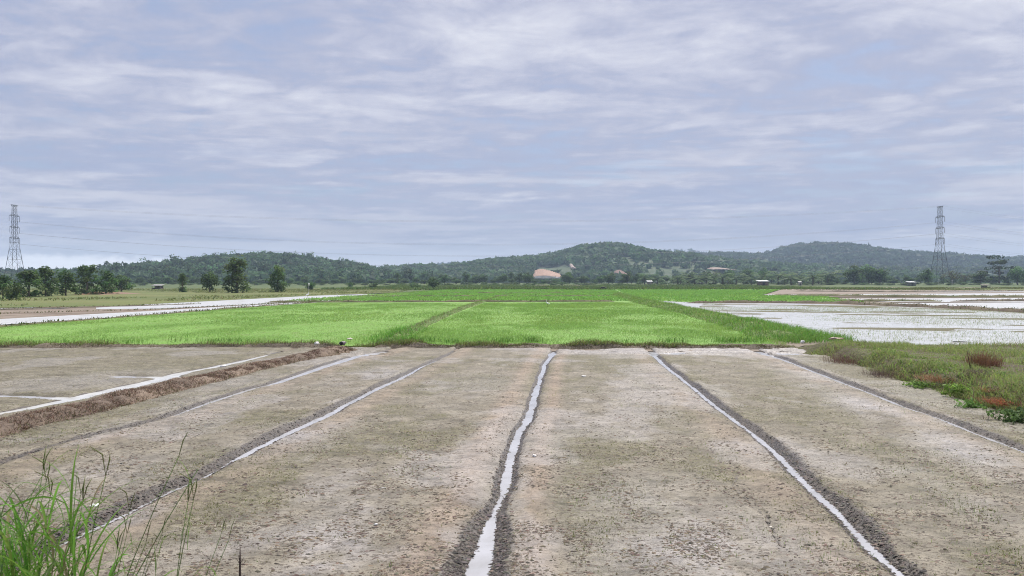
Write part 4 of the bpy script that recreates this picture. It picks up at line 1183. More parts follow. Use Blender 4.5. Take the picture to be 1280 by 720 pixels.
# far woods: masses
def wood(name, label, hz, D, Lf, px0, px1, n, size, col, clear=None, seed=0, nleaf=16, front=.0):
    rg = np.random.default_rng(seed)
    q = rg.uniform(px0, px1, n); t = rg.uniform(front, 1, n) ** .75
    y = D - Lf * (1 - t); x = at(q, D) * (y / D * .35 + .65)
    z = hz(x, y)
    k = z > -0.5
    if clear is not None:
        k &= rg.uniform(0, 1, n) < clear(q, zpx(0, 1) * 0 + HOR - (z - CAM_H) / y * FOC, x, y)
    x, y, z = x[k], y[k], z[k]; n = len(x)
    s = size * rg.uniform(.55, 1.3, n)
    d = rg.normal(0, 1, (n, nleaf, 3)); d /= np.linalg.norm(d, axis=2)[..., None]
    c = np.stack([x, y, z], 1)[:, None] + d * s[:, None, None] * rg.uniform(.45, 1, (n, nleaf, 1)) * np.array([.55, .55, .5]) + np.array([0, 0, 1.0]) * (s * .45)[:, None, None]
    a = np.cross(d + rg.normal(0, .4, d.shape), rg.normal(0, 1, d.shape)); a /= np.linalg.norm(a, axis=2)[..., None]
    b = np.cross(d, a)
    ls = s[:, None, None] * rg.uniform(.25, .5, (n, nleaf, 1))
    v = np.stack([c + a * ls, c - a * ls * .6 + b * ls * .8, c - a * ls * .6 - b * ls * .8], 2)
    cc = np.array(col) * rg.uniform(.72, 1.3, (n, 1)) * rg.uniform(.90, 1.10, (n, 3))
    V = v.reshape(-1, 3); C = np.repeat(cc, nleaf * 3, 0)
    link(name, mesh(name, V, np.arange(len(V)).reshape(-1, 3), M_TREE, C), kind='stuff', label=label, category='woods')

wood('undergrowth', 'dense undergrowth filling the forest of the near left hill', hA, 820, 290, 110, 545, 3800, 7.5, (.088, .142, .068), None, 561)
def clear_B(q, row, x, y):
    k = 0.22 + 0.75 * sm(fbm(x / 45, y / 60, 501, 4), .40, .58)
    k = np.where((q > 765) & (q < 850) & (row > 321), k * .25, k)      # the open slope right of the summit
    k = np.where((q > 775) & (q < 800) & (row > 338), 0.03, k)
    k = np.where((q > 664) & (q < 706) & (row > 334) & (row < 349), 0.0, k)
    k = np.where((q > 725) & (q < 790) & (row < 318), 1, k)
    k = np.where(row < np.interp(q, [p_[0] for p_ in SKY_B], [p_[1] for p_ in SKY_B]) + 2.0, np.maximum(k, .55), k)
    return k
wood('hillside_wood', 'patchy green woods on the middle hill', hB, 1180, 420, 440, 1080, 9000, 9.5, (.086, .140, .062), clear_B, 511)
wood('hillside_wood', 'low mixed growth on the nearer right rise', hE, 1250, 360, 770, 1470, 5200, 8.0, (.088, .138, .064), lambda q, r, x, y: .15 + .8 * sm(fbm(x / 70, y / 50, 521, 4), .42, .56), 523)
wood('hillside_wood', 'dense blue-green forest on the far right ridge', hC, 1800, 600, 795, 1590, 9000, 14, (.070, .112, .060), lambda q, r, x, y: np.where(r > 330, .5, 1), 531)
wood('hillside_wood', 'farthest hazy woods behind the saddle', hD, 3000, 500, 490, 1490, 2600, 24, (.05, .08, .046), None, 541, 10)
wood('hillside_wood', 'distant wood behind the left row of trees', hL, 900, 200, -380, 275, 1500, 9, (.05, .082, .04), None, 551)


# ------------------------------------------------------------------ bare earth on the middle hill and by the left trees
def earth_cut(px0, px1, top, bot, d, c_top, c_wall, wall=.28, seed=0):
    """a dug-out slope: a bulging bare face with a pale cut wall at its foot"""
    nx, nz = 26, 14
    V = []; C = []
    rg = np.random.default_rng(seed)
    for j in range(nz + 1):
        tz = j / nz
        for i in range(nx + 1):
            tx = i / nx
            w = math.sin(math.pi * min(1, max(0, tx))) ** .6
            lim = float(np.interp(tx, [0, .06, .18, .36, .6, .82, 1], [.55, .82, .95, 1, .84, .66, .50])) * (1 + .06 * math.sin(i * 2.7 + seed))
            x = at(px0 + (px1 - px0) * tx, d)
            zt = zpx(top, d); zb = zpx(bot, d)
            z = zb + (zt - zb) * tz * lim
            y = d - 6 * w + (max(0, tz - wall)) * 45 - (1 - w) * 0 + rg.normal(0, .5)
            V.append((x, y, z)); C.append(np.array(c_wall if tz < wall else c_top) * rg.uniform(.85, 1.12))
    F = [(j * (nx + 1) + i, j * (nx + 1) + i + 1, (j + 1) * (nx + 1) + i + 1, (j + 1) * (nx + 1) + i) for j in range(nz) for i in range(nx)]
    link('earth_cut', mesh('earth_cut', V, np.array(F), M_SOIL, np.array(C), True), kind='structure')
earth_cut(667, 702, 335.5, 348, 770, (.40, .265, .195), (.70, .66, .62), .27, 1)
earth_cut(714, 720, 328.5, 336.5, 800, (.42, .34, .31), (.50, .42, .40), .3, 2)
earth_cut(772, 792, 336.5, 350, 800, (.24, .155, .125), (.30, .24, .21), .2, 3)
earth_cut(892, 920, 333.5, 337.5, 880, (.33, .25, .20), (.40, .33, .28), .3, 4)
def bare_patch(px0, px1, r0, r1, d0, d1, col, seed):
    rg = np.random.default_rng(seed)
    n = 24; V = []; F = []
    for k in range(n):
        a = 6.2832 * k / n; rr = rg.uniform(.75, 1.1)
        x = (at(px0, d0) + at(px1, d0)) / 2 + math.cos(a) * (at(px1, d0) - at(px0, d0)) / 2 * rr
        y = (d0 + d1) / 2 + math.sin(a) * (d1 - d0) / 2 * rr
        V.append((x, y, -0.1 + (.02 if k % 2 else 0)))
    V.append(((at(px0, d0) + at(px1, d0)) / 2, (d0 + d1) / 2, zpx(r0, (d0 + d1) / 2)))
    F = [(k, (k + 1) % n, n) for k in range(n)]
    link('bare_earth', mesh('bare_earth', V, np.array(F), M_SOIL, np.tile(col, (n + 1, 1)), True), kind='structure')
bare_patch(62, 106, 364, 369, 140, 165, (.27, .135, .085), 5)
bare_patch(98, 130, 365, 369, 140, 160, (.24, .16, .11), 6)
# pale track at the far edge of the rice
tr_pts = [(at(q, 400), 400 + 3 * math.sin(q * .05)) for q in (560, 620, 700, 790, 850)]
ribbon_bund('dirt_track', tr_pts, 2.6, .55, ((.30, .235, .18), (.36, .29, .23)), z0=.05, step=4, seed=77, noise_s=.3)
hedge = [(at(q, 330), 330) for q in (560, 650, 700, 760)]


# ------------------------------------------------------------------ pylons and cables
def pylon(label, px, d, rz, top_row):
    H = zpx(top_row, d) - 1.0
    t = thing('pylon', label, 'pylon', (at(px, d), d, float(base_h(np.array(0.), np.array(d)))), rz, 'lattice pylons')
    lv = {'base': 0, 'waist': H * .585, 'a2': H * .72, 'a1': H * .865, 'top': H}
    def half(z):
        zw = lv['waist']
        return 4.3 + (1.25 - 4.3) * (z / zw) ** .92 if z < zw else 1.25 + (.85 - 1.25) * (z - zw) / (H - zw)
    def corner(z, i):
        s = ((-1, -1), (1, -1), (1, 1), (-1, 1))[i]; h_ = half(z)
        return (s[0] * h_, s[1] * h_, z)
    for i in range(4):
        mb = MB(); mb.cur = (.085, .092, .105)
        zs = [-.3, H * .2, H * .4, lv['waist'], H * .8, H]
        mb.tube([corner(max(z, 0), i) if z >= 0 else (*corner(0, i)[:2], z) for z in zs], [.14, .13, .12, .10, .09, .08], 4)
        link('leg', mb.mesh('pylon_leg', M_STEEL), t)
    zs = [0, H * .17, H * .32, H * .44, H * .53, lv['waist'], H * .65, lv['a2'], H * .79, lv['a1'], H * .93, H]
    mb = MB(); mb.cur = (.09, .097, .11)
    for a, b in zip(zs[:-1], zs[1:]):
        for i in range(4):
            j = (i + 1) % 4
            mb.tube([corner(a, i), corner(b, j)], .05, 4, False); mb.tube([corner(a, j), corner(b, i)], .05, 4, False)
            mb.tube([corner(b, i), corner(b, j)], .05, 4, False)
    link('bracing', mb.mesh('pylon_bracing', M_STEEL), t)
    tips = []
    for z, L in ((lv['waist'], 5.2), (lv['a2'], 5.2), (lv['a1'], 5.2), (H, 3.6)):
        for s in (-1, 1):
            mb = MB(); mb.cur = (.06, .065, .075)
            h_ = half(z)
            tip = (s * L, 0, z)
            up = .9 if z < H else -.8
            for sy in (-1, 1):
                mb.tube([(s * h_, sy * h_, z), tip], .075, 4, False)
                mb.tube([(s * h_, sy * h_, z + up), tip], .05, 4, False)
                mb.tube([(s * h_, sy * h_, z + up), (s * (h_ + L) / 2, sy * h_ * .5, z)], .05, 4, False)
            mb.tube([(s * (h_ + L) / 2, -h_ * .5, z), (s * (h_ + L) / 2, h_ * .5, z)], .05, 4, False)
            link('cross_arm', mb.mesh('pylon_arm', M_STEEL), t)
            if z < H:
                mi = MB(); mi.cur = (.07, .07, .075)
                pts = [(s * L, 0, z - .1 - k * .25) for k in range(13)]
                mi.tube(pts, [.05 if k % 2 else .15 for k in range(13)], 6)
                link('insulator', mi.mesh('insulator', M_STEEL), t)
                tips.append((s * L, 0, z - 3.1))
            else:
                tips.append((s * L, 0, z))
    t.update_tag(); bpy.context.view_layer.update()
    return [t.matrix_world @ Vector(p) for p in tips]

tipL = pylon('grey lattice pylon rising behind the trees at the left edge', 18.5, 428, R(95), 256)
tipR = pylon('grey lattice pylon standing below the hills on the right', 1174.5, 440, R(87), 258)
def cable(a, b, sag, name_lab):
    pts = []
    for k in range(33):
        t_ = k / 32
        p = a.lerp(b, t_); p.z -= sag * 4 * t_ * (1 - t_)
        pts.append(tuple(p))
    mb = MB(); mb.cur = (.16, .165, .18)
    mb.tube(pts, .024, 4, False)
    thing('power_cable', name_lab, 'cable', group='cables of the pylon line', me=mb.mesh('power_cable', M_STEEL))
order = {0: 1, 1: 0, 2: 3, 3: 2, 4: 5, 5: 4, 6: 7, 7: 6}
sgn = 1 if (tipL[0] - tipR[0]).length + (tipL[1] - tipR[1]).length < (tipL[0] - tipR[1]).length + (tipL[1] - tipR[0]).length else 0
for k in range(8):
    a = tipL[k]; b = tipR[k if sgn else order[k]]
    lev = ('lowest', 'middle', 'upper', 'topmost')[k // 2]
    sd = 'nearer' if (a.y < tipL[k ^ 1].y) else 'farther'
    cable(a, b, 13.0 if k < 6 else 9.0, f'{sd} thin cable of the {lev} pair sagging between the two pylons')
    e = tipR[k] + Vector((230, 60, -8)); cable(tipR[k], e, 5, f'thin cable of the {lev} pair leaving the right pylon towards the right edge, {"near" if tipR[k].y < tipR[k ^ 1].y else "far"} side')


# ------------------------------------------------------------------ huts and shelters across the fields
def hut(label, px, d, w, dep, h, roof_c, wall_c, open_front=False, rz=0.0, name='farm_hut', cat='hut'):
    z = float(base_h(np.array(0.), np.array(d)))
    t = thing(name, label, cat, (at(px, d), d, z), rz)
    for sx in (-1, 1):
        for sy in (-1, 1):
            mb = MB(); mb.cur = (.16, .125, .095); mb.box((sx * w * .46, sy * dep * .46, h * .5 - .1), (.16, .16, h + .2)); link('post', mb.mesh('post', M_THING), t)
    mb = MB(); mb.cur = wall_c
    mb.box((0, dep * .43, h * .48), (w * .88, .08, h * .86))
    link('wall', mb.mesh('back_wall', M_THING), t)
    for sx in (-1, 1):
        mb = MB(); mb.cur = wall_c; mb.box((sx * w * .43, 0, h * (.48 if not open_front else .25)), (.08, dep * .8, h * (.86 if not open_front else .4))); link('wall', mb.mesh('side_wall', M_THING), t)
    if not open_front:
        for sx in (-1, 1):
            mb = MB(); mb.cur = wall_c; mb.box((sx * w * .28, -dep * .43, h * .46), (w * .28, .08, h * .82)); link('wall', mb.mesh('front_wall', M_THING), t)
        mb = MB(); mb.cur = (.05, .045, .04); mb.box((0, -dep * .40, h * .40), (w * .26, .06, h * .74)); link('door', mb.mesh('door', M_THING), t)
    # corrugated lean-to roof
    n = 24; V = []; F = []
    for k in range(n + 1):
        x = (k / n - .5) * w * 1.16; zc = .04 * (k % 2)
        for yy, zz in ((-dep * .62, h * 1.0), (dep * .62, h * 1.22)):
            V.append((x, yy, zz + zc)); V.append((x, yy, zz + zc - .05))
    for k in range(n):
        a = 4 * k; F += [(a, a + 4, a + 6, a + 2), (a + 1, a + 3, a + 7, a + 5), (a, a + 1, a + 5, a + 4), (a + 2, a + 6, a + 7, a + 3)]
    F += [(0, 2, 3, 1), (4 * n, 4 * n + 1, 4 * n + 3, 4 * n + 2)]
    link('roof', mesh('hut_roof', V, np.array(F), M_THING, np.tile(roof_c, (len(V), 1))), t)
hut('reddish hut with a white sheet roof in front of the palm grove', 953.5, 400, 5.2, 4, 2.3, (.75, .75, .76), (.20, .13, .105))
hut('small open shelter with a bright white roof between two palms', 812, 398, 2.6, 2.4, 2.2, (.80, .80, .80), (.35, .33, .30), True, name='field_shelter', cat='shelter')
hut('low building with a pale roof among bushes right of the dark tree clump', 1139, 392, 3.6, 3, 1.9, (.78, .80, .80), (.16, .17, .15), name='low_building', cat='building')
hut('small brown box-like hut with a dark open front on the right grass strip', 1232, 300, 2.5, 2.0, 1.35, (.20, .17, .14), (.16, .135, .11), True, name='field_hut')
hut('tiny grey hut with a pale roof at the foot of the palms', 1000, 402, 1.6, 1.4, 1.8, (.62, .62, .60), (.40, .38, .34), name='field_hut')
hut('small grey-roofed hut in the grass left of the field trees', 197, 255, 3.0, 2.2, 1.5, (.42, .40, .40), (.15, .12, .10), True, name='field_hut')

# ------------------------------------------------------------------ animals and birds
def skin_body(name, joints, edges, mat, parent, col, levels=2):
    me = bpy.data.meshes.new(name)
    me.from_pydata([j[:3] for j in joints], edges, [])
    o = bpy.data.objects.new(name, me); COL.objects.link(o)
    mod = o.modifiers.new('skin', 'SKIN')
    for v_, j in zip(me.skin_vertices[0].data, joints):
        r = j[3]; v_.radius = (r, r) if not hasattr(r, '__len__') else r
    me.skin_vertices[0].data[0].use_root = True
    sb = o.modifiers.new('sub', 'SUBSURF'); sb.levels = levels; sb.render_levels = levels
    bpy.context.view_layer.update()
    m2 = bpy.data.meshes.new_from_object(o.evaluated_get(bpy.context.evaluated_depsgraph_get()))
    o.modifiers.clear(); o.data = m2
    a = m2.attributes.new('col', 'FLOAT_COLOR', 'POINT')
    a.data.foreach_set('color', np.tile((*col, 1), (len(m2.vertices), 1)).astype(np.float32).ravel())
    m2.materials.clear(); m2.materials.append(mat)
    for p_ in m2.polygons: p_.use_smooth = True
    o.parent = parent
    return o

def buffalo(x, y, z, rz, s):
    t = thing('buffalo', 'dark grazing animal standing at the far edge of the green rice', 'animal', (x, y, z), rz)
    J = [(-.75, 0, 1.0, .34), (-.2, 0, .98, .42), (.4, 0, 1.02, .40), (.72, 0, 1.05, .32), (1.05, 0, .88, .20), (1.32, 0, .58, .17), (1.48, 0, .28, .11),
         (-.80, .22, .78, .17), (-.72, .24, .50, .10), (-.86, .24, .28, .065), (-.82, .24, .03, .075), (-.80, -.22, .78, .17), (-.60, -.24, .50, .10), (-.72, -.24, .28, .065), (-.66, -.24, .03, .075),
         (.55, .22, .68, .14), (.58, .22, .36, .08), (.56, .22, .03, .075), (.60, -.22, .68, .14), (.74, -.22, .36, .08), (.70, -.22, .03, .075), (-1.08, 0, .95, .05), (-1.16, 0, .5, .03)]
    E = [(0, 1), (1, 2), (2, 3), (3, 4), (4, 5), (5, 6), (0, 7), (7, 8), (8, 9), (9, 10), (0, 11), (11, 12), (12, 13), (13, 14), (2, 15), (15, 16), (16, 17), (2, 18), (18, 19), (19, 20), (0, 21), (21, 22)]
    skin_body('body', J, E, M_THING, t, (.045, .042, .042))
    for sy in (-1, 1):
        mb = MB(); mb.cur = (.10, .095, .09)
        mb.tube([(1.2, sy * .12, .74), (1.08, sy * .36, .80), (.86, sy * .44, .92)], [.05, .04, .012], 6)
        link('horn', mb.mesh('horn', M_THING), t)
        mb = MB(); mb.cur = (.05, .045, .045)
        mb.tube([(1.12, sy * .15, .70), (1.06, sy * .34, .62)], [.06, .025], 5)
        link('ear', mb.mesh('ear', M_THING), t)
    t.scale = (s, s, s)
gx, gy = G(754.5, 362.6)
buffalo(gx, gy, 0.05, R(172), .72)

def egret(label, px, row, rz, s=1.0, hgt=0.0):
    gx, gy = G(px, row)
    t = thing('egret', label, 'bird', (gx, gy, hgt), rz, 'white egrets in the fields')
    J = [(0, 0, .42, .085), (-.12, 0, .38, .07), (-.27, 0, .33, .025), (.10, 0, .47, .06), (.15, 0, .56, .03), (.12, 0, .66, .024), (.14, 0, .75, .024), (.19, 0, .775, .03)]
    E = [(0, 1), (1, 2), (0, 3), (3, 4), (4, 5), (5, 6), (6, 7)]
    skin_body('body', J, E, M_THING, t, (.82, .82, .80), 1)
    mb = MB(); mb.cur = (.55, .40, .10); mb.tube([(.21, 0, .775), (.33, 0, .755)], [.016, .003], 5); link('beak', mb.mesh('beak', M_THING), t)
    for sy in (-1, 1):
        mb = MB(); mb.cur = (.06, .06, .05); mb.tube([(0, sy * .04, .36), (-.03, sy * .04, .19), (0, sy * .04, 0), (.07, sy * .04, -.005)], [.014, .010, .010, .006], 5); link('leg', mb.mesh('leg', M_THING), t)
    t.scale = (s, s, s)
egret('white egret standing in the middle rice plot', 684.5, 384.5, R(200), 1.0, .0)
egret('white egret at the edge of the left flooded plots below the white post', 384.5, 372.4, R(20), 1.25)
egret('small white egret on the bund right of the other left egret', 422.5, 373.9, R(160), 1.1)

# a white-topped post in the field
gx, gy = 0, 0
d = 185; x = at(386, d)
t = thing('marker_post', 'thin post with a white top standing in the far left grass', 'post', (x, d, base_h(np.array(x), np.array(d))))
mb = MB(); mb.cur = (.55, .53, .50); mb.tube([(0, 0, -.2), (0, 0, 2.0)], [.06, .05], 8); link('pole', mb.mesh('pole', M_THING), t)
mb = MB(); mb.cur = (.80, .80, .80); mb.box((0, 0, 2.15), (.42, .22, .62), .3, .8); link('cap', mb.mesh('cap', M_THING), t)
# white stakes around the pylon field
for q, h_, lab in ((1173.5, 3.6, 'tall pale stake below the right pylon'), (1190, 3.0, 'pale stake right of the tall one below the right pylon')):
    d = 400; z = float(base_h(np.array(0.), np.array(d)))
    t = thing('field_stake', lab, 'stake', (at(q, d), d, z))
    mb = MB(); mb.cur = (.52, .52, .52); mb.tube([(0, 0, -.2), (.05, 0, h_)], [.13, .10], 6); link('pole', mb.mesh('pole', M_THING), t)
    mb = MB(); mb.cur = (.50, .50, .50); mb.tube([(-.5, 0, h_ * .93), (.6, 0, h_ * .95)], .07, 5); link('crossbar', mb.mesh('crossbar', M_THING), t)


# ------------------------------------------------------------------ litter and small finds
def crumpled(name, label, cat, px, row, size, col, col2=None, z=None, seed=0, flat=.7):
    gx, gy = G(px, row, z or 0)
    rg = np.random.default_rng(seed)
    n = 12; V = []; C = []
    for j in range(n + 1):
        for i in range(n):
            th = math.pi * j / n; ph = 6.2832 * i / n
            d_ = np.array([math.sin(th) * math.cos(ph), math.sin(th) * math.sin(ph), math.cos(th) * flat])
            r_ = size / 2 * (.40 + 1.1 * float(vn(np.array(d_[0] * 2.6 + 5 + seed), np.array(d_[1] * 2.6 + d_[2] * 3.7), seed)))
            V.append(d_ * r_ + np.array([0, 0, size * flat * .38]))
            C.append(np.array(col2 if col2 is not None and d_[0] > .25 else col) * rg.uniform(.8, 1.1))
    F = [(j * n + i, j * n + (i + 1) % n, (j + 1) * n + (i + 1) % n, (j + 1) * n + i) for j in range(n) for i in range(n)]
    t = thing(name, label, cat, (gx, gy, z if z is not None else float(mud(np.array([gx]), np.array([gy]))[0][0])), seed, None, mesh(name, V, np.array(F)[:, ::-1], M_THING, np.array(C)))
    return t
t = crumpled('plastic_bag', 'crumpled white plastic bag on the far end of the reddish bund', 'bag', 395.5, 431, .18, (.80, .78, .74), z=.20, seed=3)
crumpled('rag', 'grey and black rag lying right of the white bag on the bund end', 'rag', 428, 431, .22, (.34, .29, .30), (.03, .03, .035), z=.20, seed=4)
crumpled('plastic_bag', 'white plastic bag caught in the weeds at the corner of the right bank', 'bag', 1003.5, 428.5, .16, (.80, .79, .77), z=.18, seed=5)
crumpled('straw_scrap', 'pale straw-coloured scrap lying on the corner by the left bund end', 'scrap', 437.5, 424.5, .24, (.62, .56, .48), z=.10, seed=6, flat=.35)
crumpled('dry_straw', 'pale flat heap of straw on top of the right bank corner', 'straw', 1045, 424, .5, (.50, .40, .29), z=.24, seed=7, flat=.16)
crumpled('white_pebble', 'small white rounded lump right of the centre furrow', 'pebble', 668, 573, .055, (.80, .77, .73), (.45, .33, .25), seed=8)
crumpled('white_scrap', 'white flat scrap on the far mud right of the centre furrow', 'scrap', 729.5, 472, .12, (.72, .71, .68), seed=9, flat=.25)
crumpled('white_pebble', 'tiny bright white chip in the pale mud left of the centre furrow', 'pebble', 470, 659, .035, (.82, .80, .78), seed=10)
crumpled('white_pebble', 'pale flat stone in the tan strip near the right furrow', 'pebble', 964, 658, .05, (.66, .60, .52), seed=11, flat=.45)
crumpled('plastic_scrap', 'torn white scrap beside the left furrow behind the tall grass', 'scrap', 118.5, 637, .09, (.82, .80, .78), seed=12, flat=.35)
crumpled('plastic_scrap', 'small white scrap on the channel edge by the long bund', 'scrap', 279, 459, .16, (.78, .77, .75), z=.02, seed=13, flat=.5)
# a white twig on the mud
gx, gy = G(478, 614.5)
mb = MB(); mb.cur = (.70, .68, .63)
mb.tube([(-.035, -.02, .004), (.0, .0, .012), (.04, .035, .006)], [.004, .005, .003], 6)
thing('bleached_twig', 'short bleached twig lying on the mud left of the centre furrow', 'twig', (gx, gy, float(mud(np.array([gx]), np.array([gy]))[0][0]) + .003), 0, None, mb.mesh('bleached_twig', M_THING, True))

# dry clumps and straw heaps on the weedy bank
def dry_clump(label, px, row, w, h, col, n, name='dry_shrub', cat='dry shrub', lean=.6, bw=.008, col2=None):
    gx, gy = G(px, row, .2)
    p = np.stack([RNG.normal(0, w * .22, n), RNG.normal(0, w * .22, n), np.full(n, -.05)], 1)
    a = np.arctan2(p[:, 1], p[:, 0]) + RNG.normal(0, .6, n)
    cols = palette([col, col2 or col], [2, 1], n, .3)
    v, f, c = blades(p, RNG.uniform(.4, 1.1, n) * h, bw * RNG.uniform(.6, 1.3, n), RNG.uniform(.1, 1, n) * lean * 1.6, a, cols)
    t = thing(name, label, cat, (gx, gy, float(wb_h(np.array([gx]), np.array([gy]))[0])), 0, 'dead clumps on the weedy bank', mesh(name, v, f, M_DRY, c))
dry_clump('pinkish brown dead clump on the far corner of the weedy bank', 1062, 446, 1.5, .36, (.24, .155, .125), 700, col2=(.19, .135, .09))
dry_clump('purple-brown dead clump standing at the foot of the bank', 1106, 462, .95, .40, (.155, .105, .095), 600, col2=(.20, .14, .12))
dry_clump('flat orange-brown straw heap in the middle of the bank', 1178, 475, 1.1, .20, (.33, .185, .105), 500, 'straw_heap', 'straw heap', 1.6, .012, (.40, .26, .16))
dry_clump('upright reddish dead shrub on the bank, the taller of two', 1224, 465, .55, .52, (.24, .13, .08), 420, lean=.35)
dry_clump('smaller reddish dead shrub right of the taller one', 1239, 463, .5, .42, (.26, .15, .095), 360, lean=.4)
dry_clump('bright orange straw heap at the right edge of the bank', 1262, 501, .85, .17, (.42, .185, .085), 480, 'straw_heap', 'straw heap', 1.6, .012, (.34, .16, .08))
dry_clump('small rust-coloured straw heap left of the bright orange one', 1240, 493, .45, .15, (.33, .16, .09), 220, 'straw_heap', 'straw heap', 1.6, .010, (.27, .16, .10))
dry_clump('greyish brown dead shrub below the two reddish ones', 1222, 480, .55, .30, (.17, .125, .11), 360)
dry_clump('mauve-grey dead shrub at the foot of the bank near the right edge', 1238, 511, .40, .22, (.17, .125, .125), 300)
# leafy green weeds
def leafy(label, px, row, w, h, col, n):
    gx, gy = G(px, row, .12)
    cen = np.stack([RNG.normal(0, w * .24, n), RNG.normal(0, w * .24, n), RNG.uniform(.1, 1, n) * h], 1)
    v, f, c = leaf_cloud(cen, np.full(n, .06), 7, .075, [np.array(col) * RNG.uniform(.65, 1.4) for _ in range(n)])
    sb = MB()
    for q in cen[::2]:
        sb.tube([(0, 0, -.04), (q[0] * .6, q[1] * .6, q[2] * .5), tuple(q)], [.006, .005, .003], 4, False)
    sv = np.concatenate(sb.v); sf = np.array(sb.f4)
    f = np.concatenate([f, sf + len(v)]); v = np.concatenate([v, sv]); c = np.concatenate([c, np.tile(np.array(col) * .8, (len(sv), 1))])
    thing('leafy_weed', label, 'weed', (gx, gy, float(wb_h(np.array([gx]), np.array([gy]))[0])), 0, 'leafy weeds on the bank foot', mesh('leafy_weed', v, f, M_PLANT, c))
leafy('bright green leafy weed below the orange-brown straw heap', 1203, 491, .75, .26, (.19, .35, .07), 60)
leafy('low green leafy weed at the foot left of the straw heap', 1150, 479, .8, .2, (.21, .33, .085), 55)
leafy('dark green leafy weed filling the right edge of the bank foot', 1270, 520, .65, .28, (.12, .21, .075), 70)
leafy('green leafy weed left of the orange straw at the bank foot', 1213, 503, .5, .22, (.16, .28, .075), 45)
# dark dead stems standing in front of the reddish shrubs
gx, gy = G(1213, 472, .2)
t = thing('dead_weed', 'pair of thin dark dead stems leaning in front of the reddish shrub', 'stem', (gx, gy, float(wb_h(np.array([gx]), np.array([gy]))[0])))
for k, (dx, hh) in enumerate(((-.08, .55), (.06, .40))):
    mb = MB(); mb.cur = (.07, .05, .045); mb.tube([(0, 0, -.05), (dx * .4, .02, hh * .5), (dx, .03, hh)], [.009, .007, .003], 5); link('stem', mb.mesh('stem', M_BARK), t)


# ------------------------------------------------------------------ the road shoulder under the camera and the tall grass on it
def bank_h(y):
    return 1.02 - 1.10 * sm(y, 1.5, 4.4) - 0.0
def shoulder():
    xs = np.linspace(-14, 14, 90); ys = np.concatenate([np.linspace(-9, 1, 8), np.linspace(1.2, 4.9, 40)])
    X, Y = np.meshgrid(xs, ys)
    Z = bank_h(Y) + (fbm(X * 2, Y * 2, 701, 4) - .5) * .10
    i = np.arange(X.size).reshape(X.shape)
    f = np.stack([i[:-1, :-1], i[:-1, 1:], i[1:, 1:], i[1:, :-1]], -1).reshape(-1, 4)
    link('road_shoulder', mesh('road_shoulder', np.stack([X, Y, Z], -1).reshape(-1, 3), f, M_SOIL, np.tile((.12, .10, .06), (X.size, 1)), True), kind='structure')
    n = 16000
    x = RNG.uniform(-6, 6, n); y = RNG.uniform(.9, 4.3, n)
    v, f, c = blades(np.stack([x, y, bank_h(y) - .02], 1), RNG.uniform(.05, .22, n), RNG.uniform(.004, .009, n), RNG.uniform(.3, 1.4, n), RNG.uniform(0, 6.28, n), palette([(.11, .19, .035), (.16, .17, .06)], [3, 1], n))
    link('shoulder_grass', mesh('shoulder_grass', v, f, M_PLANT, c), kind='stuff', label='short grass on the road shoulder', category='grass')
shoulder()

def grass_blade(seed, L, w, arch, col):
    """a long channelled leaf that rises, arches over and tapers to a point"""
    rg = np.random.default_rng(seed)
    n = 9; V = []; F = []; C = []
    x = z = 0.0; th = R(84 - 14 * rg.uniform())
    tw = rg.normal(0, .5)
    for k in range(n + 1):
        s = k / n
        ww = w * (.55 + .9 * s * (1 - s) * 2) * (1 - s ** 3.0) + .0006
        a = tw * s
        off = np.array([-math.sin(th) * math.sin(a), math.cos(a), math.cos(th) * math.sin(a)]) * ww / 2
        fold = np.array([math.sin(th), 0, -math.cos(th)]) * ww * .22
        p = np.array([x, 0, z])
        V += [p - off, p + fold, p + off]
        C += [np.array(col) * (.95 - .1 * s)] * 3
        th -= arch * (0.35 + 1.3 * s) / n
        x += math.cos(th) * L / n; z += math.sin(th) * L / n
    for k in range(n):
        b = 3 * k
        F += [(b, b + 1, b + 4, b + 3), (b + 1, b + 2, b + 5, b + 4)]
    return mesh('blade', V, np.array(F), M_PLANT, np.array(C), True)

GC = [(.16, .34, .05), (.20, .39, .065), (.13, .28, .05), (.20, .33, .07), (.18, .27, .11), (.34, .30, .16)]
BLD = [grass_blade(900 + k, random.uniform(.26, .42), random.uniform(.0055, .0108), random.uniform(.9, 2.8), GC[k % 6]) for k in range(14)]
def stalk_mesh(seed, H, lean, head, col=(.20, .30, .09)):
    rg = np.random.default_rng(seed)
    mb = MB(); mb.cur = col
    pts = [(lean * (s ** 1.6) * H, rg.normal(0, .004), H * s) for s in np.linspace(0, 1, 8)]
    mb.tube(pts, list(np.linspace(.0026, .0010, 8)), 5)
    top = np.array(pts[-1])
    mb.cur = (.26, .30, .12)
    if head:
        for k in range(head):
            a = rg.uniform(-.5, .5) + (lean > 0) * .0; L = rg.uniform(.05, .10)
            e1 = top + np.array([math.sin(a) * L * .6 + lean * .1, rg.normal(0, .015), L * .6]); e2 = top + np.array([math.sin(a) * L * 1.1 + lean * .2, rg.normal(0, .02), L * .95])
            mb.tube([top, e1, e2], [.0010, .0020, .0007], 4)
    return mb.mesh('stalk', M_PLANT)
STK = [stalk_mesh(950 + k, 1.0, (.05, .16, .30, .42, .10, .24)[k], (0, 2, 1, 0, 3, 1)[k]) for k in range(6)]

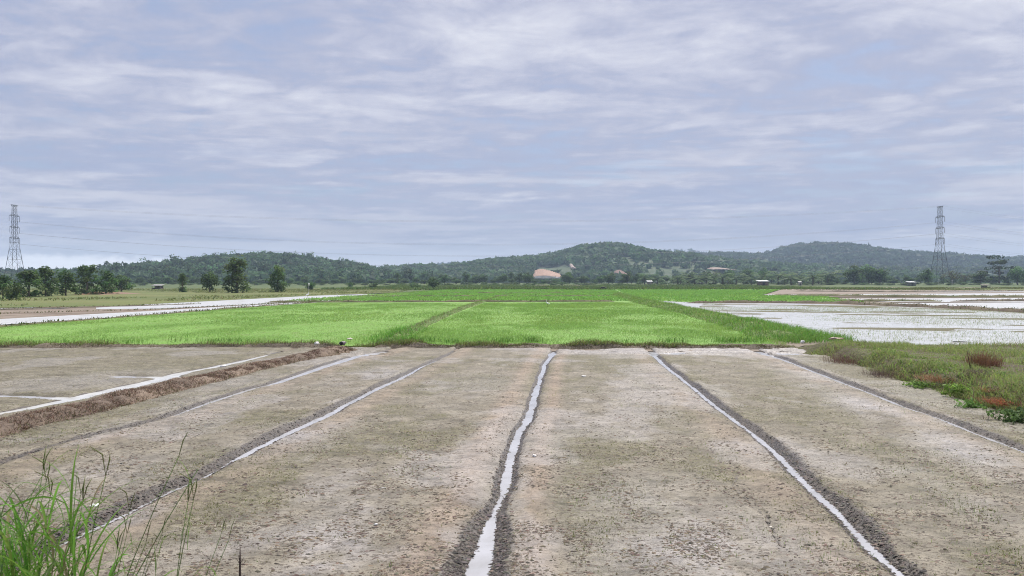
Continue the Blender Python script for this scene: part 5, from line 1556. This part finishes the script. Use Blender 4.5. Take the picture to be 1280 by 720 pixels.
def grass_clump(label, px, d, blades_n, spread, zlo, zhi, stalks, seed):
    rg = random.Random(seed)
    gx = at(px, d); gz = float(bank_h(np.array(d))) - .02
    t = thing('grass_clump', label, 'grass clump', (gx, d, gz), 0, 'tall grass on the road shoulder')
    for k in range(blades_n):
        o = link('blade', BLD[rg.randrange(len(BLD))], t)
        q = rg.uniform(0, 1)
        o.location = (rg.gauss(0, spread), rg.gauss(0, spread * .6), zlo + (zhi - zlo) * q ** 1.7 - gz)
        o.rotation_euler = (rg.gauss(0, .12), rg.gauss(0, .12), rg.uniform(0, 6.28))
        s = rg.uniform(.6, 1.15); o.scale = (s, s, s)
    for px_, top, lean_k, flip in stalks:
        o = link('stalk', STK[lean_k], t)
        dd = d + rg.uniform(-.15, .15)
        Hh = zpx(top, dd) - gz
        o.location = (at(px_, dd) - gx, dd - d, 0)
        o.rotation_euler = (0, 0, math.pi if flip else rg.uniform(-.3, .3))
        o.scale = (Hh * .9, Hh * .9, Hh * .93)
        for m in range(rg.randrange(1, 3)):
            b = link('blade', BLD[rg.randrange(len(BLD))], t)
            zf = rg.uniform(.72, .95)
            ln = (.05, .16, .30, .42, .10, .24)[lean_k] * (zf ** 1.6) * Hh * .9 * (-1 if flip else 1)
            b.location = (at(px_, dd) - gx + ln, dd - d, Hh * .93 * zf)
            b.rotation_euler = (0, 0, rg.choice((0, math.pi)) + rg.gauss(0, .6)); s = rg.uniform(.25, .55); b.scale = (s, s, s)
grass_clump('dense clump of long green grass filling the lower left corner', 30, 2.55, 290, .115, 1.26, 1.66, [(60, 558, 1, 0), (72, 560, 0, 0), (58, 600, 4, 0), (40, 590, 1, 0), (85, 545, 2, 0), (66, 548, 3, 0), (95, 610, 1, 0), (80, 640, 2, 0), (30, 625, 0, 1)], 31)
grass_clump('looser grass tuft right of the dense clump with arching leaves', 98, 2.45, 26, .05, 1.2, 1.48, [(100, 640, 1, 0), (112, 636, 2, 0), (118, 655, 5, 0), (105, 660, 4, 0)], 32)
grass_clump('few tall grass stalks crossing the left edge of the picture', 8, 2.7, 40, .07, 1.2, 1.52, [(10, 560, 4, 0), (14, 585, 1, 0), (4, 600, 0, 0), (-6, 570, 1, 0)], 33)
grass_clump('thin separate grass stalks leaning right beyond the clump', 186, 2.6, 5, .02, 1.2, 1.45, [(183, 588, 1, 0), (190, 640, 2, 0), (186, 650, 5, 0), (178, 668, 0, 0), (193, 600, 4, 0)], 34)

# a dead pointed stem at the bottom of the picture
d = 3.0; x = at(298, d); gz = float(bank_h(np.array(d)))
t = thing('dead_stalk', 'single dark pointed dead stalk at the bottom edge', 'stalk', (x, d, gz))
mb = MB(); mb.cur = (.085, .06, .055)
Ht = zpx(684, d) - gz
mb.tube([(0, 0, -.05), (.002, 0, Ht * .75), (.003, 0, Ht * .93), (.004, 0, Ht)], [.009, .006, .004, .0012], 7)
link('stem', mb.mesh('stem', M_BARK), t)
mb = MB(); mb.cur = (.10, .075, .065)
for dx, dz in ((-.03, .03), (.028, .032), (-.012, .045)):
    mb.tube([(.003, 0, Ht * .93), (.003 + dx * .5, 0, Ht * .93 + dz * .8), (.003 + dx, 0, Ht * .93 + dz * .7)], [.0012, .001, .0006], 4)
link('twig', mb.mesh('twig', M_BARK), t)


# ------------------------------------------------------------------ the air of the valley
def haze():
    m = bpy.data.materials.new('haze_air'); m.use_nodes = True
    t = NT(m.node_tree)
    for nd in list(m.node_tree.nodes): m.node_tree.nodes.remove(nd)
    vol = t.n('ShaderNodeVolumePrincipled', None, Color=(.62, .79, 1.0), Density=HAZE)
    t.n('ShaderNodeOutputMaterial', None, Volume=vol)
    mb = MB(); mb.box((0, 1950, 79), (8300, 4500, 162))
    link('haze', mb.mesh('haze', m, False, False), kind='stuff')
HAZE = 0.00027
haze()
